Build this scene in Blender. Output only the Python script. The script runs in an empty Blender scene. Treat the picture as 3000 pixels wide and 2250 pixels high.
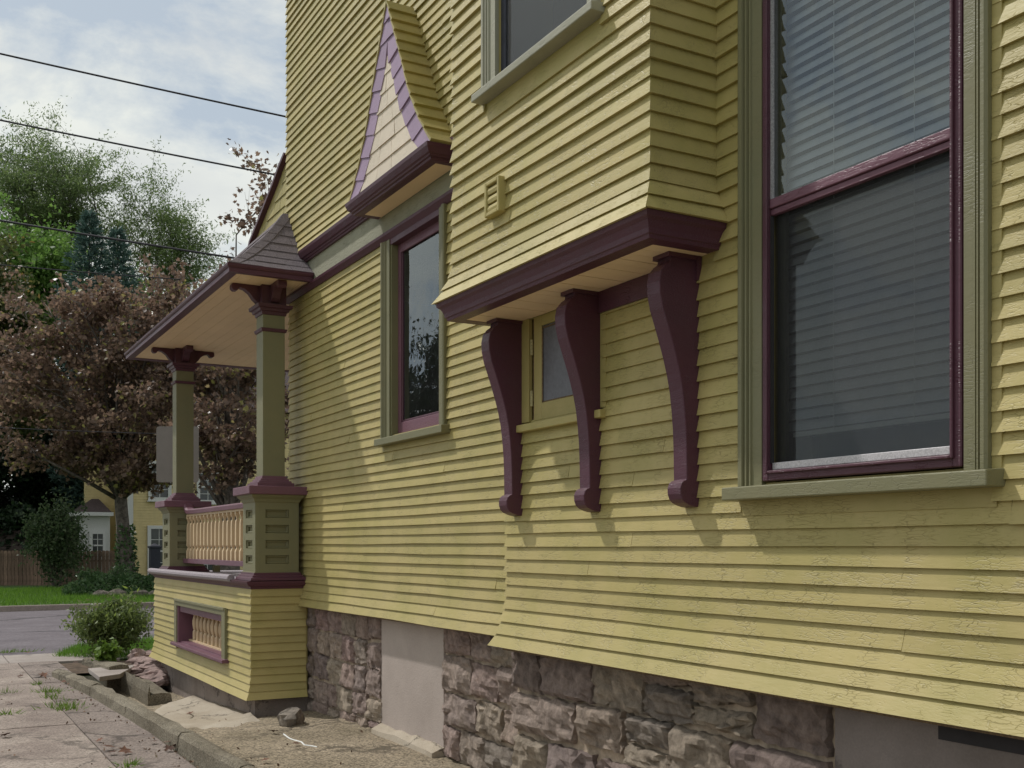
import bpy, math, random
import numpy as np
from mathutils import Vector, Matrix, noise as mnoise

random.seed(7)
rng = np.random.default_rng(11)
SC = bpy.context.scene
COL = SC.collection
R = math.radians

# ------------------------------------------------------------------ camera
# world: +Y runs along the house wall away from the viewer, +X goes into the wall, Z up; camera stands at X=Y=0
YAW = R(29.4); FPX = 3150.0; CX, HY = 1500.0, 1600.0; ZC = 1.68
cam_d = bpy.data.cameras.new("camera"); cam = bpy.data.objects.new("camera", cam_d); COL.objects.link(cam)
cam.location = (0, 0, ZC); cam.rotation_euler = (R(90), 0, -YAW)
cam_d.sensor_width = 36.0; cam_d.lens = 36.0*FPX/3000.0
cam_d.shift_y = (HY-1125.0)/3000.0; cam_d.clip_start = 0.05; cam_d.clip_end = 2000
SC.camera = cam
SC.render.resolution_x, SC.render.resolution_y = 1024, 768

# ------------------------------------------------------------------ light
SUN_DIR = Vector((0.40, -0.68, -1.0)).normalized()       # the way the light travels
SUN_EL = math.asin(-SUN_DIR.z)
to_sun = -SUN_DIR
W = bpy.data.worlds.new("World"); SC.world = W; W.use_nodes = True
nt = W.node_tree; nt.nodes.clear()
def wn(t, **kw):
    n = nt.nodes.new(t)
    for k, v in kw.items(): setattr(n, k, v)
    return n
out = wn('ShaderNodeOutputWorld'); bg = wn('ShaderNodeBackground'); bg.inputs[1].default_value = 0.094
sky = wn('ShaderNodeTexSky', sky_type='NISHITA', sun_disc=False)
sky.sun_elevation = SUN_EL; sky.sun_rotation = math.atan2(to_sun.x, to_sun.y); sky.air_density = 1.0; sky.dust_density = 1.5; sky.ozone_density = 1.0
tc = wn('ShaderNodeTexCoord'); mp = wn('ShaderNodeMapping'); mp.inputs['Scale'].default_value = (1.0, 1.0, 1.9)
n1 = wn('ShaderNodeTexNoise'); n1.inputs['Scale'].default_value = 4.2; n1.inputs['Detail'].default_value = 10; n1.inputs['Roughness'].default_value = 0.60
n1.inputs['Distortion'].default_value = 0.25
ramp = wn('ShaderNodeValToRGB'); ramp.color_ramp.elements[0].position = 0.39; ramp.color_ramp.elements[1].position = 0.515
n2 = wn('ShaderNodeTexNoise'); n2.inputs['Scale'].default_value = 5.0; n2.inputs['Detail'].default_value = 6
ccol = wn('ShaderNodeValToRGB')
ccol.color_ramp.elements[0].position = 0.35; ccol.color_ramp.elements[0].color = (6.8, 7.1, 7.3, 1)
ccol.color_ramp.elements[1].position = 0.62; ccol.color_ramp.elements[1].color = (8.9, 9.2, 8.7, 1)
mixs = wn('ShaderNodeMixRGB'); mixs.blend_type = 'MIX'
# the clear gaps are hazy, so the blue is pulled towards a pale veil
veil = wn('ShaderNodeMixRGB'); veil.inputs[0].default_value = 0.80; veil.inputs[2].default_value = (5.7, 6.5, 7.2, 1)
L = nt.links.new
L(tc.outputs['Generated'], mp.inputs[0]); L(mp.outputs[0], n1.inputs['Vector']); L(mp.outputs[0], n2.inputs['Vector'])
L(n1.outputs['Fac'], ramp.inputs[0]); L(n2.outputs['Fac'], ccol.inputs[0])
L(sky.outputs[0], veil.inputs[1]); L(veil.outputs[0], mixs.inputs[1]); L(ccol.outputs[0], mixs.inputs[2]); L(ramp.outputs[0], mixs.inputs[0])
L(mixs.outputs[0], bg.inputs[0]); L(bg.outputs[0], out.inputs[0])

sd = bpy.data.lights.new("sun", 'SUN'); sd.energy = 2.65; sd.angle = R(1.7); sd.color = (1.0, 0.975, 0.935)
sun = bpy.data.objects.new("sun", sd); COL.objects.link(sun); sun.location = (-20, 40, 60)
sun.rotation_euler = SUN_DIR.to_track_quat('-Z', 'Y').to_euler()

vs = SC.view_settings; SC.display_settings.display_device = 'sRGB'
vs.view_transform = 'Standard'; vs.look = 'None'; vs.exposure = 0.0; vs.gamma = 1.0; vs.use_curve_mapping = False
SC.cycles.max_bounces = 8; SC.cycles.transparent_max_bounces = 12; SC.cycles.caustics_reflective = False

# ------------------------------------------------------------------ pixel -> place
SA, CA = math.sin(YAW), math.cos(YAW)
def ray(px, py):
    r = (px-CX)/FPX; u = (HY-py)/FPX
    return (SA + r*CA, CA - r*SA, u)                     # per metre of depth
def onX(px, py, X): d = ray(px, py); t = X/d[0]; return Vector((X, t*d[1], ZC+t*d[2]))
def onY(px, py, Y): d = ray(px, py); t = Y/d[1]; return Vector((t*d[0], Y, ZC+t*d[2]))
def onZ(px, py, Z=0.0): d = ray(px, py); t = (Z-ZC)/d[2]; return Vector((t*d[0], t*d[1], Z))
def atT(px, py, t): d = ray(px, py); return Vector((t*d[0], t*d[1], ZC+t*d[2]))

# ------------------------------------------------------------------ materials
def new_mat(name):
    m = bpy.data.materials.new(name); m.use_nodes = True
    t = m.node_tree; b = t.nodes['Principled BSDF']
    return m, t, b
def nd(t, typ, **kw):
    n = t.nodes.new(typ)
    for k, v in kw.items():
        if k in ('ins',):
            for kk, vv in v.items(): n.inputs[kk].default_value = vv
        else: setattr(n, k, v)
    return n
def c4(c): return (c[0], c[1], c[2], 1.0)

def paint(name, col, rough=0.5, crack=0.0, dirt=0.25, var=0.10, bump=0.12, dirtcol=None, scale=1.0, spec=0.35):
    """weathered house paint: tone that differs a little from piece to piece, grime blotches, brush relief, cracked film"""
    m, t, b = new_mat(name); l = t.links.new
    tcn = nd(t, 'ShaderNodeTexCoord'); oi = nd(t, 'ShaderNodeObjectInfo')
    big = nd(t, 'ShaderNodeTexNoise', ins={'Scale': 2.3*scale, 'Detail': 7, 'Roughness': 0.62})
    l(tcn.outputs['Object'], big.inputs['Vector'])
    rp = nd(t, 'ShaderNodeValToRGB'); rp.color_ramp.elements[0].position = 0.42; rp.color_ramp.elements[1].position = 0.72
    l(big.outputs['Fac'], rp.inputs[0])
    dm = nd(t, 'ShaderNodeMath', operation='MULTIPLY', ins={1: dirt}); l(rp.outputs[0], dm.inputs[0])
    dc = dirtcol or tuple(x*0.62 for x in col)
    mx = nd(t, 'ShaderNodeMixRGB'); mx.inputs[1].default_value = c4(col); mx.inputs[2].default_value = c4(dc); l(dm.outputs[0], mx.inputs[0])
    hv = nd(t, 'ShaderNodeHueSaturation'); mr = nd(t, 'ShaderNodeMapRange', ins={3: 1-var, 4: 1+var})
    l(oi.outputs['Random'], mr.inputs[0]); l(mr.outputs[0], hv.inputs['Value']); l(mx.outputs[0], hv.inputs['Color'])
    colout = hv.outputs[0]
    fine = nd(t, 'ShaderNodeMapping'); fine.inputs['Scale'].default_value = (60*scale, 14*scale, 60*scale); l(tcn.outputs['Object'], fine.inputs[0])
    fn = nd(t, 'ShaderNodeTexNoise', ins={'Scale': 1.0, 'Detail': 5, 'Roughness': 0.65}); l(fine.outputs[0], fn.inputs['Vector'])
    hsum = fn.outputs['Fac']
    if crack > 0:
        cm = nd(t, 'ShaderNodeMapping'); cm.inputs['Scale'].default_value = (75, 15, 85); l(tcn.outputs['Object'], cm.inputs[0])
        wob = nd(t, 'ShaderNodeTexNoise', ins={'Scale': 9.0, 'Detail': 4}); l(tcn.outputs['Object'], wob.inputs['Vector'])
        av = nd(t, 'ShaderNodeMixRGB'); av.blend_type = 'ADD'; av.inputs[0].default_value = 1.0
        sc2 = nd(t, 'ShaderNodeMixRGB'); sc2.blend_type = 'MULTIPLY'; sc2.inputs[0].default_value = 1; sc2.inputs[2].default_value = (2.5, 2.5, 2.5, 1)
        l(wob.outputs['Color'], sc2.inputs[1]); l(cm.outputs[0], av.inputs[1]); l(sc2.outputs[0], av.inputs[2])
        vo = nd(t, 'ShaderNodeTexVoronoi', feature='DISTANCE_TO_EDGE', ins={'Scale': 1.0}); l(av.outputs[0], vo.inputs['Vector'])
        cr = nd(t, 'ShaderNodeValToRGB'); cr.color_ramp.elements[0].position = 0.0; cr.color_ramp.elements[1].position = 0.085
        l(vo.outputs['Distance'], cr.inputs[0])                       # 0 in the crack
        mk = nd(t, 'ShaderNodeTexNoise', ins={'Scale': 6.5, 'Detail': 6, 'Roughness': 0.7}); l(tcn.outputs['Object'], mk.inputs['Vector'])
        mkr = nd(t, 'ShaderNodeValToRGB'); mkr.color_ramp.elements[0].position = 0.45; mkr.color_ramp.elements[1].position = 0.62; l(mk.outputs['Fac'], mkr.inputs[0])
        inv = nd(t, 'ShaderNodeMath', operation='SUBTRACT', ins={0: 1.0}); l(cr.outputs[0], inv.inputs[1])
        cmk = nd(t, 'ShaderNodeMath', operation='MULTIPLY'); l(inv.outputs[0], cmk.inputs[0]); l(mkr.outputs[0], cmk.inputs[1])
        dk = nd(t, 'ShaderNodeMixRGB'); dk.inputs[2].default_value = c4(tuple(x*0.30 for x in col))
        ck = nd(t, 'ShaderNodeMath', operation='MULTIPLY', ins={1: 0.50*crack}); l(cmk.outputs[0], ck.inputs[0]); l(ck.outputs[0], dk.inputs[0])
        l(colout, dk.inputs[1]); colout = dk.outputs[0]
        hs = nd(t, 'ShaderNodeMath', operation='MULTIPLY_ADD', ins={1: -2.2*crack}); l(cmk.outputs[0], hs.inputs[0]); l(fn.outputs['Fac'], hs.inputs[2])
        hsum = hs.outputs[0]
    l(colout, b.inputs['Base Color'])
    b.inputs['Roughness'].default_value = rough; b.inputs['Specular IOR Level'].default_value = spec
    bp = nd(t, 'ShaderNodeBump', ins={'Strength': bump*3, 'Distance': 0.004}); l(hsum, bp.inputs['Height']); l(bp.outputs[0], b.inputs['Normal'])
    return m

def plain(name, col, rough=0.6, noise=0.15, nscale=20.0, bump=0.0, bscale=60.0, metal=0.0, spec=0.4, col2=None, lo=0.35, hi=0.65, rnd=0.0):
    m, t, b = new_mat(name); l = t.links.new
    tcn = nd(t, 'ShaderNodeTexCoord')
    n = nd(t, 'ShaderNodeTexNoise', ins={'Scale': nscale, 'Detail': 8, 'Roughness': 0.65}); l(tcn.outputs['Object'], n.inputs['Vector'])
    rp = nd(t, 'ShaderNodeValToRGB'); rp.color_ramp.elements[0].position = lo; rp.color_ramp.elements[1].position = hi
    rp.color_ramp.elements[0].color = c4(tuple(x*(1-noise) for x in col)); rp.color_ramp.elements[1].color = c4(col2 or tuple(min(1, x*(1+noise)) for x in col))
    l(n.outputs['Fac'], rp.inputs[0]); co = rp.outputs[0]
    if rnd > 0:
        oi = nd(t, 'ShaderNodeObjectInfo'); mr = nd(t, 'ShaderNodeMapRange', ins={3: 1-rnd, 4: 1+rnd}); hv = nd(t, 'ShaderNodeHueSaturation')
        l(oi.outputs['Random'], mr.inputs[0]); l(mr.outputs[0], hv.inputs['Value']); l(co, hv.inputs['Color']); co = hv.outputs[0]
    l(co, b.inputs['Base Color']); b.inputs['Roughness'].default_value = rough; b.inputs['Metallic'].default_value = metal
    b.inputs['Specular IOR Level'].default_value = spec
    if bump > 0:
        n2 = nd(t, 'ShaderNodeTexNoise', ins={'Scale': bscale, 'Detail': 8, 'Roughness': 0.7}); l(tcn.outputs['Object'], n2.inputs['Vector'])
        bp = nd(t, 'ShaderNodeBump', ins={'Strength': min(1, bump), 'Distance': 0.01}); l(n2.outputs['Fac'], bp.inputs['Height']); l(bp.outputs[0], b.inputs['Normal'])
    return m

def leafmat(name, c1, c2, c3=None, trans=0.35, rough=0.45):
    """per-leaf colour from a random value stored on every leaf, light passes through the blade"""
    m, t, b = new_mat(name); l = t.links.new
    at = nd(t, 'ShaderNodeAttribute', attribute_name='leaf_tone')
    rp = nd(t, 'ShaderNodeValToRGB'); e = rp.color_ramp.elements
    e[0].position = 0.0; e[0].color = c4(c1); e[1].position = 0.9 if c3 else 1.0; e[1].color = c4(c2)
    if c3: k = e.new(0.97); k.color = c4(c3)
    l(at.outputs['Fac'], rp.inputs[0]); l(rp.outputs[0], b.inputs['Base Color']); b.inputs['Roughness'].default_value = rough
    b.inputs['Specular IOR Level'].default_value = 0.3
    tr = nd(t, 'ShaderNodeBsdfTranslucent'); l(rp.outputs[0], tr.inputs['Color'])
    mx = nd(t, 'ShaderNodeMixShader', ins={0: trans}); l(b.outputs[0], mx.inputs[1]); l(tr.outputs[0], mx.inputs[2])
    l(mx.outputs[0], t.nodes['Material Output'].inputs['Surface'])
    return m

def glass(name, tint=(0.9, 0.95, 0.95), refl=0.10, dust=0.04, rough=0.0):
    """one thin sheet: sees through, mirrors by angle, a little dust"""
    m, t, b = new_mat(name); l = t.links.new; t.nodes.remove(b)
    tr = nd(t, 'ShaderNodeBsdfTransparent'); tr.inputs[0].default_value = c4(tint)
    gl = nd(t, 'ShaderNodeBsdfGlossy'); gl.inputs['Roughness'].default_value = rough; gl.inputs['Color'].default_value = (0.85, 0.92, 0.95, 1)
    tcw = nd(t, 'ShaderNodeTexCoord'); wv_ = nd(t, 'ShaderNodeTexNoise', ins={'Scale': 3.5, 'Detail': 2}); l(tcw.outputs['Object'], wv_.inputs['Vector'])
    bw_ = nd(t, 'ShaderNodeBump', ins={'Strength': 0.25, 'Distance': 0.01}); l(wv_.outputs['Fac'], bw_.inputs['Height']); l(bw_.outputs[0], gl.inputs['Normal'])
    lw = nd(t, 'ShaderNodeFresnel', ins={'IOR': 1.55}); ad = nd(t, 'ShaderNodeMath', operation='ADD', ins={1: refl}); l(lw.outputs[0], ad.inputs[0])
    cl = nd(t, 'ShaderNodeMath', operation='MINIMUM', ins={1: 1.0}); l(ad.outputs[0], cl.inputs[0])
    mx = nd(t, 'ShaderNodeMixShader'); l(cl.outputs[0], mx.inputs[0]); l(tr.outputs[0], mx.inputs[1]); l(gl.outputs[0], mx.inputs[2])
    tcn = nd(t, 'ShaderNodeTexCoord')
    df = nd(t, 'ShaderNodeBsdfDiffuse'); df.inputs[0].default_value = (0.5, 0.5, 0.5, 1)
    dn = nd(t, 'ShaderNodeTexNoise', ins={'Scale': 6.0, 'Detail': 8, 'Roughness': 0.7}); l(tcn.outputs['Object'], dn.inputs['Vector'])
    dm = nd(t, 'ShaderNodeMath', operation='MULTIPLY', ins={1: dust*2}); l(dn.outputs['Fac'], dm.inputs[0])
    sp = nd(t, 'ShaderNodeTexNoise', ins={'Scale': 160.0, 'Detail': 2}); l(tcn.outputs['Object'], sp.inputs['Vector'])
    sr = nd(t, 'ShaderNodeValToRGB'); sr.color_ramp.elements[0].position = 0.74; sr.color_ramp.elements[1].position = 0.80; l(sp.outputs['Fac'], sr.inputs[0])
    sm = nd(t, 'ShaderNodeMath', operation='MULTIPLY_ADD', ins={1: 0.5}); l(sr.outputs[0], sm.inputs[0]); l(dm.outputs[0], sm.inputs[2])
    m2 = nd(t, 'ShaderNodeMixShader'); l(sm.outputs[0], m2.inputs[0]); l(mx.outputs[0], m2.inputs[1]); l(df.outputs[0], m2.inputs[2])
    l(m2.outputs[0], t.nodes['Material Output'].inputs['Surface'])
    return m

def screenmat(name):
    m, t, b = new_mat(name); l = t.links.new
    b.inputs['Base Color'].default_value = (0.018, 0.018, 0.02, 1); b.inputs['Roughness'].default_value = 0.6
    tr = nd(t, 'ShaderNodeBsdfTransparent'); mx = nd(t, 'ShaderNodeMixShader', ins={0: 0.47})
    l(tr.outputs[0], mx.inputs[1]); l(b.outputs[0], mx.inputs[2]); l(mx.outputs[0], t.nodes['Material Output'].inputs['Surface'])
    return m

def stonemat(name):
    m, t, b = new_mat(name); l = t.links.new
    tcn = nd(t, 'ShaderNodeTexCoord'); oi = nd(t, 'ShaderNodeObjectInfo')
    rp = nd(t, 'ShaderNodeValToRGB'); rp.color_ramp.interpolation = 'LINEAR'; e = rp.color_ramp.elements
    e[0].position = 0; e[0].color = (0.19, 0.155, 0.14, 1); e[1].position = 1; e[1].color = (0.36, 0.29, 0.24, 1)
    for p, c in ((0.2, (0.33, 0.25, 0.225)), (0.38, (0.25, 0.215, 0.185)), (0.52, (0.28, 0.20, 0.19)), (0.68, (0.34, 0.285, 0.225)), (0.84, (0.225, 0.18, 0.175))):
        k = e.new(p); k.color = c4(c)
    l(oi.outputs['Random'], rp.inputs[0])
    n = nd(t, 'ShaderNodeTexNoise', ins={'Scale': 14, 'Detail': 10, 'Roughness': 0.7}); l(tcn.outputs['Object'], n.inputs['Vector'])
    r2 = nd(t, 'ShaderNodeValToRGB'); r2.color_ramp.elements[0].position = 0.3; r2.color_ramp.elements[0].color = (0.74, 0.72, 0.71, 1)
    r2.color_ramp.elements[1].position = 0.72; r2.color_ramp.elements[1].color = (2.35, 2.32, 2.25, 1); l(n.outputs['Fac'], r2.inputs[0])
    mu = nd(t, 'ShaderNodeMixRGB'); mu.blend_type = 'MULTIPLY'; mu.inputs[0].default_value = 1; l(rp.outputs[0], mu.inputs[1]); l(r2.outputs[0], mu.inputs[2])
    # smears of old lime mortar
    n3 = nd(t, 'ShaderNodeTexNoise', ins={'Scale': 5, 'Detail': 7, 'Roughness': 0.6}); l(tcn.outputs['Object'], n3.inputs['Vector'])
    r3 = nd(t, 'ShaderNodeValToRGB'); r3.color_ramp.elements[0].position = 0.58; r3.color_ramp.elements[1].position = 0.66; l(n3.outputs['Fac'], r3.inputs[0])
    f3 = nd(t, 'ShaderNodeMath', operation='MULTIPLY', ins={1: 0.45}); l(r3.outputs[0], f3.inputs[0])
    mo = nd(t, 'ShaderNodeMixRGB'); mo.inputs[2].default_value = (0.30, 0.235, 0.17, 1); l(f3.outputs[0], mo.inputs[0]); l(mu.outputs[0], mo.inputs[1])
    l(mo.outputs[0], b.inputs['Base Color']); b.inputs['Roughness'].default_value = 0.9; b.inputs['Specular IOR Level'].default_value = 0.2
    n4 = nd(t, 'ShaderNodeTexNoise', ins={'Scale': 24, 'Detail': 12, 'Roughness': 0.82}); l(tcn.outputs['Object'], n4.inputs['Vector'])
    bp = nd(t, 'ShaderNodeBump', ins={'Strength': 1.0, 'Distance': 0.055}); l(n4.outputs['Fac'], bp.inputs['Height']); l(bp.outputs[0], b.inputs['Normal'])
    return m

def concrete(name, col, agg=0.35, ascale=90, crackscale=0.0, stain=(0.6, 0.55, 0.52), bump=0.5, bscale=70):
    """worn concrete: pebbles showing, stains, optional cracks"""
    m, t, b = new_mat(name); l = t.links.new
    tcn = nd(t, 'ShaderNodeTexCoord')
    big = nd(t, 'ShaderNodeTexNoise', ins={'Scale': 1.3, 'Detail': 8, 'Roughness': 0.6}); l(tcn.outputs['Object'], big.inputs['Vector'])
    r1 = nd(t, 'ShaderNodeValToRGB'); r1.color_ramp.elements[0].position = 0.33; r1.color_ramp.elements[0].color = c4(tuple(col[i]*stain[i] for i in range(3)))
    r1.color_ramp.elements[1].position = 0.66; r1.color_ramp.elements[1].color = c4(col); l(big.outputs['Fac'], r1.inputs[0])
    vo = nd(t, 'ShaderNodeTexVoronoi', ins={'Scale': ascale}); l(tcn.outputs['Object'], vo.inputs['Vector'])
    hs = nd(t, 'ShaderNodeSeparateColor'); l(vo.outputs['Color'], hs.inputs[0])
    mr = nd(t, 'ShaderNodeMapRange', ins={3: 1-agg, 4: 1+agg}); l(hs.outputs[0], mr.inputs[0])
    hv = nd(t, 'ShaderNodeHueSaturation'); l(mr.outputs[0], hv.inputs['Value']); l(r1.outputs[0], hv.inputs['Color'])
    co = hv.outputs[0]
    fn = nd(t, 'ShaderNodeTexNoise', ins={'Scale': bscale, 'Detail': 8, 'Roughness': 0.7}); l(tcn.outputs['Object'], fn.inputs['Vector'])
    hsum = fn.outputs['Fac']
    if crackscale > 0:
        wob = nd(t, 'ShaderNodeTexNoise', ins={'Scale': 1.5, 'Detail': 6, 'Roughness': 0.65}); l(tcn.outputs['Object'], wob.inputs['Vector'])
        av = nd(t, 'ShaderNodeMixRGB'); av.blend_type = 'ADD'; av.inputs[0].default_value = 1.0; l(tcn.outputs['Object'], av.inputs[1]); l(wob.outputs['Color'], av.inputs[2])
        vc = nd(t, 'ShaderNodeTexVoronoi', feature='DISTANCE_TO_EDGE', ins={'Scale': crackscale}); l(av.outputs[0], vc.inputs['Vector'])
        cr = nd(t, 'ShaderNodeValToRGB'); cr.color_ramp.elements[0].position = 0.006; cr.color_ramp.elements[1].position = 0.018; l(vc.outputs['Distance'], cr.inputs[0])
        mk = nd(t, 'ShaderNodeTexNoise', ins={'Scale': 0.7, 'Detail': 3}); l(tcn.outputs['Object'], mk.inputs['Vector'])
        mr2 = nd(t, 'ShaderNodeValToRGB'); mr2.color_ramp.elements[0].position = 0.40; mr2.color_ramp.elements[1].position = 0.50; l(mk.outputs['Fac'], mr2.inputs[0])
        inv = nd(t, 'ShaderNodeMath', operation='SUBTRACT', ins={0: 1.0}); l(cr.outputs[0], inv.inputs[1])
        mm = nd(t, 'ShaderNodeMath', operation='MULTIPLY'); l(inv.outputs[0], mm.inputs[0]); l(mr2.outputs[0], mm.inputs[1])
        dk = nd(t, 'ShaderNodeMixRGB'); dk.inputs[2].default_value = c4(tuple(x*0.28 for x in col)); f = nd(t, 'ShaderNodeMath', operation='MULTIPLY', ins={1: 0.8})
        l(mm.outputs[0], f.inputs[0]); l(f.outputs[0], dk.inputs[0]); l(co, dk.inputs[1]); co = dk.outputs[0]
    l(co, b.inputs['Base Color']); b.inputs['Roughness'].default_value = 0.92; b.inputs['Specular IOR Level'].default_value = 0.2
    bp = nd(t, 'ShaderNodeBump', ins={'Strength': bump, 'Distance': 0.012}); l(hsum, bp.inputs['Height']); l(bp.outputs[0], b.inputs['Normal'])
    return m

YEL = (0.448, 0.366, 0.150)
M = {}
M['yellow'] = paint('yellow_siding_paint', YEL, rough=0.5, crack=0.9, dirt=0.6, var=0.085, dirtcol=(0.315, 0.280, 0.080))
M['yellow_smooth'] = paint('yellow_paint_smooth', YEL, rough=0.5, crack=0.25, dirt=0.55, var=0.075, dirtcol=(0.315, 0.280, 0.080))
M['purple'] = paint('plum_paint', (0.098, 0.035, 0.055), rough=0.40, crack=0.30, dirt=0.45, var=0.05, dirtcol=(0.075, 0.038, 0.044), bump=0.2)
M['mauve'] = paint('mauve_paint', (0.180, 0.082, 0.112), rough=0.42, crack=0.3, dirt=0.4, var=0.04, bump=0.2)
M['olive'] = paint('olive_paint', (0.205, 0.190, 0.105), rough=0.5, crack=0.35, dirt=0.35, var=0.05, dirtcol=(0.16, 0.17, 0.10))
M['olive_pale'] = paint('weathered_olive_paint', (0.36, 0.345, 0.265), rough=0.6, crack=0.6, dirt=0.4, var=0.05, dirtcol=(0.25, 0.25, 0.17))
M['frieze'] = paint('sage_stucco_paint', (0.33, 0.32, 0.235), rough=0.75, crack=0.2, dirt=0.15, var=0.02, bump=0.5)
M['tan'] = paint('tan_ceiling_paint', (0.86, 0.66, 0.42), rough=0.55, dirt=0.2, var=0.03)
M['cream'] = paint('cream_baluster_paint', (0.66, 0.50, 0.315), rough=0.5, dirt=0.2, var=0.04)
M['lilac'] = paint('lilac_shingle_paint', (0.36, 0.255, 0.37), rough=0.6, crack=0.4, dirt=0.3, var=0.09)
M['ivory'] = paint('ivory_shingle_paint', (0.74, 0.63, 0.50), rough=0.6, crack=0.5, dirt=0.25, var=0.06)
M['stone'] = stonemat('rough_fieldstone')
M['mortar'] = plain('lime_mortar', (0.40, 0.315, 0.235), rough=0.95, noise=0.4, nscale=9, bump=0.9, bscale=45)
M['stucco'] = concrete('grey_stucco_panel', (0.47, 0.40, 0.36), agg=0.05, ascale=140, crackscale=0.35, stain=(0.80, 0.79, 0.78), bump=0.35, bscale=60)
M['stucco_shade'] = concrete('shaded_stained_stucco', (0.25, 0.215, 0.20), agg=0.05, ascale=140, crackscale=0.5, stain=(0.6, 0.58, 0.56), bump=0.3, bscale=90)  # right-hand panel: the flared skirt's shadow and dark stains put into the colour
M['stucco_dark'] = concrete('weathered_porch_stucco', (0.33, 0.28, 0.25), agg=0.08, ascale=120, crackscale=0.9, stain=(0.55, 0.52, 0.5), bump=0.5, bscale=40)
M['shingle'] = concrete('asphalt_roof_shingle', (0.185, 0.155, 0.165), agg=0.4, ascale=170, stain=(0.8, 0.8, 0.82), bump=0.5, bscale=220)
M['drive'] = concrete('driveway_concrete', (0.375, 0.315, 0.27), agg=0.34, ascale=85, crackscale=0.62, stain=(0.55, 0.52, 0.53), bump=0.6, bscale=60)
M['gutter'] = concrete('driveway_gutter_concrete', (0.275, 0.228, 0.20), agg=0.34, ascale=75, crackscale=0.4, stain=(0.72, 0.7, 0.7), bump=0.8, bscale=55)
M['kerb'] = concrete('old_kerb_concrete', (0.235, 0.205, 0.155), agg=0.4, ascale=95, crackscale=0.7, stain=(0.6, 0.58, 0.55), bump=0.9, bscale=55)
M['apron'] = concrete('pebbled_apron_concrete', (0.33, 0.27, 0.195), agg=0.55, ascale=70, crackscale=0.45, stain=(0.62, 0.62, 0.58), bump=1.0, bscale=50)
M['patch'] = concrete('pale_patch_concrete', (0.46, 0.40, 0.32), agg=0.08, ascale=120, crackscale=1.1, stain=(0.75, 0.72, 0.68), bump=0.4, bscale=35)
M['walk'] = concrete('sidewalk_concrete', (0.36, 0.315, 0.285), agg=0.12, ascale=120, stain=(0.75, 0.73, 0.72), bump=0.3, bscale=70)
M['road'] = concrete('asphalt_road', (0.165, 0.145, 0.155), agg=0.18, ascale=35, crackscale=0.12, stain=(0.75, 0.73, 0.74), bump=0.4, bscale=40)
M['farkerb'] = concrete('street_kerb_concrete', (0.30, 0.25, 0.22), agg=0.1, ascale=30, stain=(0.7, 0.68, 0.66), bump=0.3, bscale=20)
M['soil'] = plain('bare_soil', (0.10, 0.068, 0.045), rough=1.0, noise=0.5, nscale=8, bump=0.8, bscale=30)
M['turf'] = plain('lawn_ground', (0.055, 0.095, 0.022), rough=1.0, noise=0.5, nscale=2.2, bump=0.6, bscale=25)
M['dark'] = plain('dark_room', (0.035, 0.032, 0.035), rough=0.9, noise=0.1)
M['room'] = plain('room_wall', (0.12, 0.11, 0.10), rough=0.9, noise=0.1)
M['blind'] = plain('blind_slat_vinyl', (0.62, 0.62, 0.65), rough=0.45, noise=0.05)
M['alu'] = plain('bare_aluminium', (0.55, 0.52, 0.53), rough=0.4, noise=0.25, nscale=150, metal=0.4)
M['flash'] = plain('grey_roof_flashing', (0.26, 0.25, 0.265), rough=0.6, noise=0.3, nscale=30)
M['rust'] = plain('rusty_brown_metal', (0.16, 0.105, 0.055), rough=0.7, noise=0.4, nscale=80)
M['hinge'] = plain('painted_hinge', (0.42, 0.37, 0.19), rough=0.6, noise=0.4, nscale=90)
M['pane'] = glass('window_glass', refl=0.10, dust=0.02)
M['pane_sky'] = glass('upper_window_glass', tint=(0.85, 0.9, 0.92), refl=0.06, dust=0.02)
M['pane_frost'] = plain('frosted_glass', (0.13, 0.13, 0.15), rough=0.35, noise=0.15, nscale=40, spec=0.6)
M['screen'] = screenmat('insect_screen')
M['deck'] = plain('grey_porch_deck', (0.31, 0.27, 0.29), rough=0.8, noise=0.2, nscale=60, bump=0.4, bscale=130)
M['sign'] = plain('bare_sign_back', (0.21, 0.185, 0.17), rough=0.55, noise=0.06, nscale=5)
M['steel'] = plain('galvanised_post', (0.2, 0.2, 0.2), rough=0.5, metal=0.6)
M['cable'] = plain('black_cable', (0.018, 0.016, 0.022), rough=0.6)
M['bark'] = plain('grey_bark', (0.125, 0.105, 0.09), rough=0.95, noise=0.5, nscale=9, bump=1.0, bscale=18)
M['bark_dark'] = plain('dark_bark', (0.055, 0.042, 0.035), rough=0.95, noise=0.4, nscale=12, bump=0.8, bscale=25)
M['twig'] = plain('grey_twig', (0.16, 0.135, 0.12), rough=0.9, noise=0.3, nscale=20)
M['fence'] = plain('stained_fence_board', (0.19, 0.125, 0.09), rough=0.85, noise=0.35, nscale=6, bump=0.4, bscale=30, rnd=0.22)
M['nyellow'] = plain('neighbour_yellow_siding', (0.66, 0.535, 0.27), rough=0.6, noise=0.08, nscale=3)
M['white'] = plain('white_trim_paint', (0.66, 0.66, 0.64), rough=0.5, noise=0.06)
M['nroof'] = plain('neighbour_brown_roof', (0.075, 0.055, 0.055), rough=0.9, noise=0.25, nscale=12)
M['nglass'] = plain('far_window_pane', (0.03, 0.037, 0.037), rough=0.12, noise=0.2, nscale=3, spec=0.6)
M['slate'] = plain('dark_blue_grey_paint', (0.035, 0.037, 0.055), rough=0.55, noise=0.2)
M['maple'] = leafmat('crimson_maple_leaf', (0.11, 0.072, 0.056), (0.32, 0.215, 0.155), (0.34, 0.32, 0.10), trans=0.48, rough=0.36)
M['locust'] = leafmat('locust_leaf', (0.09, 0.145, 0.052), (0.21, 0.275, 0.10), trans=0.55)
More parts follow.
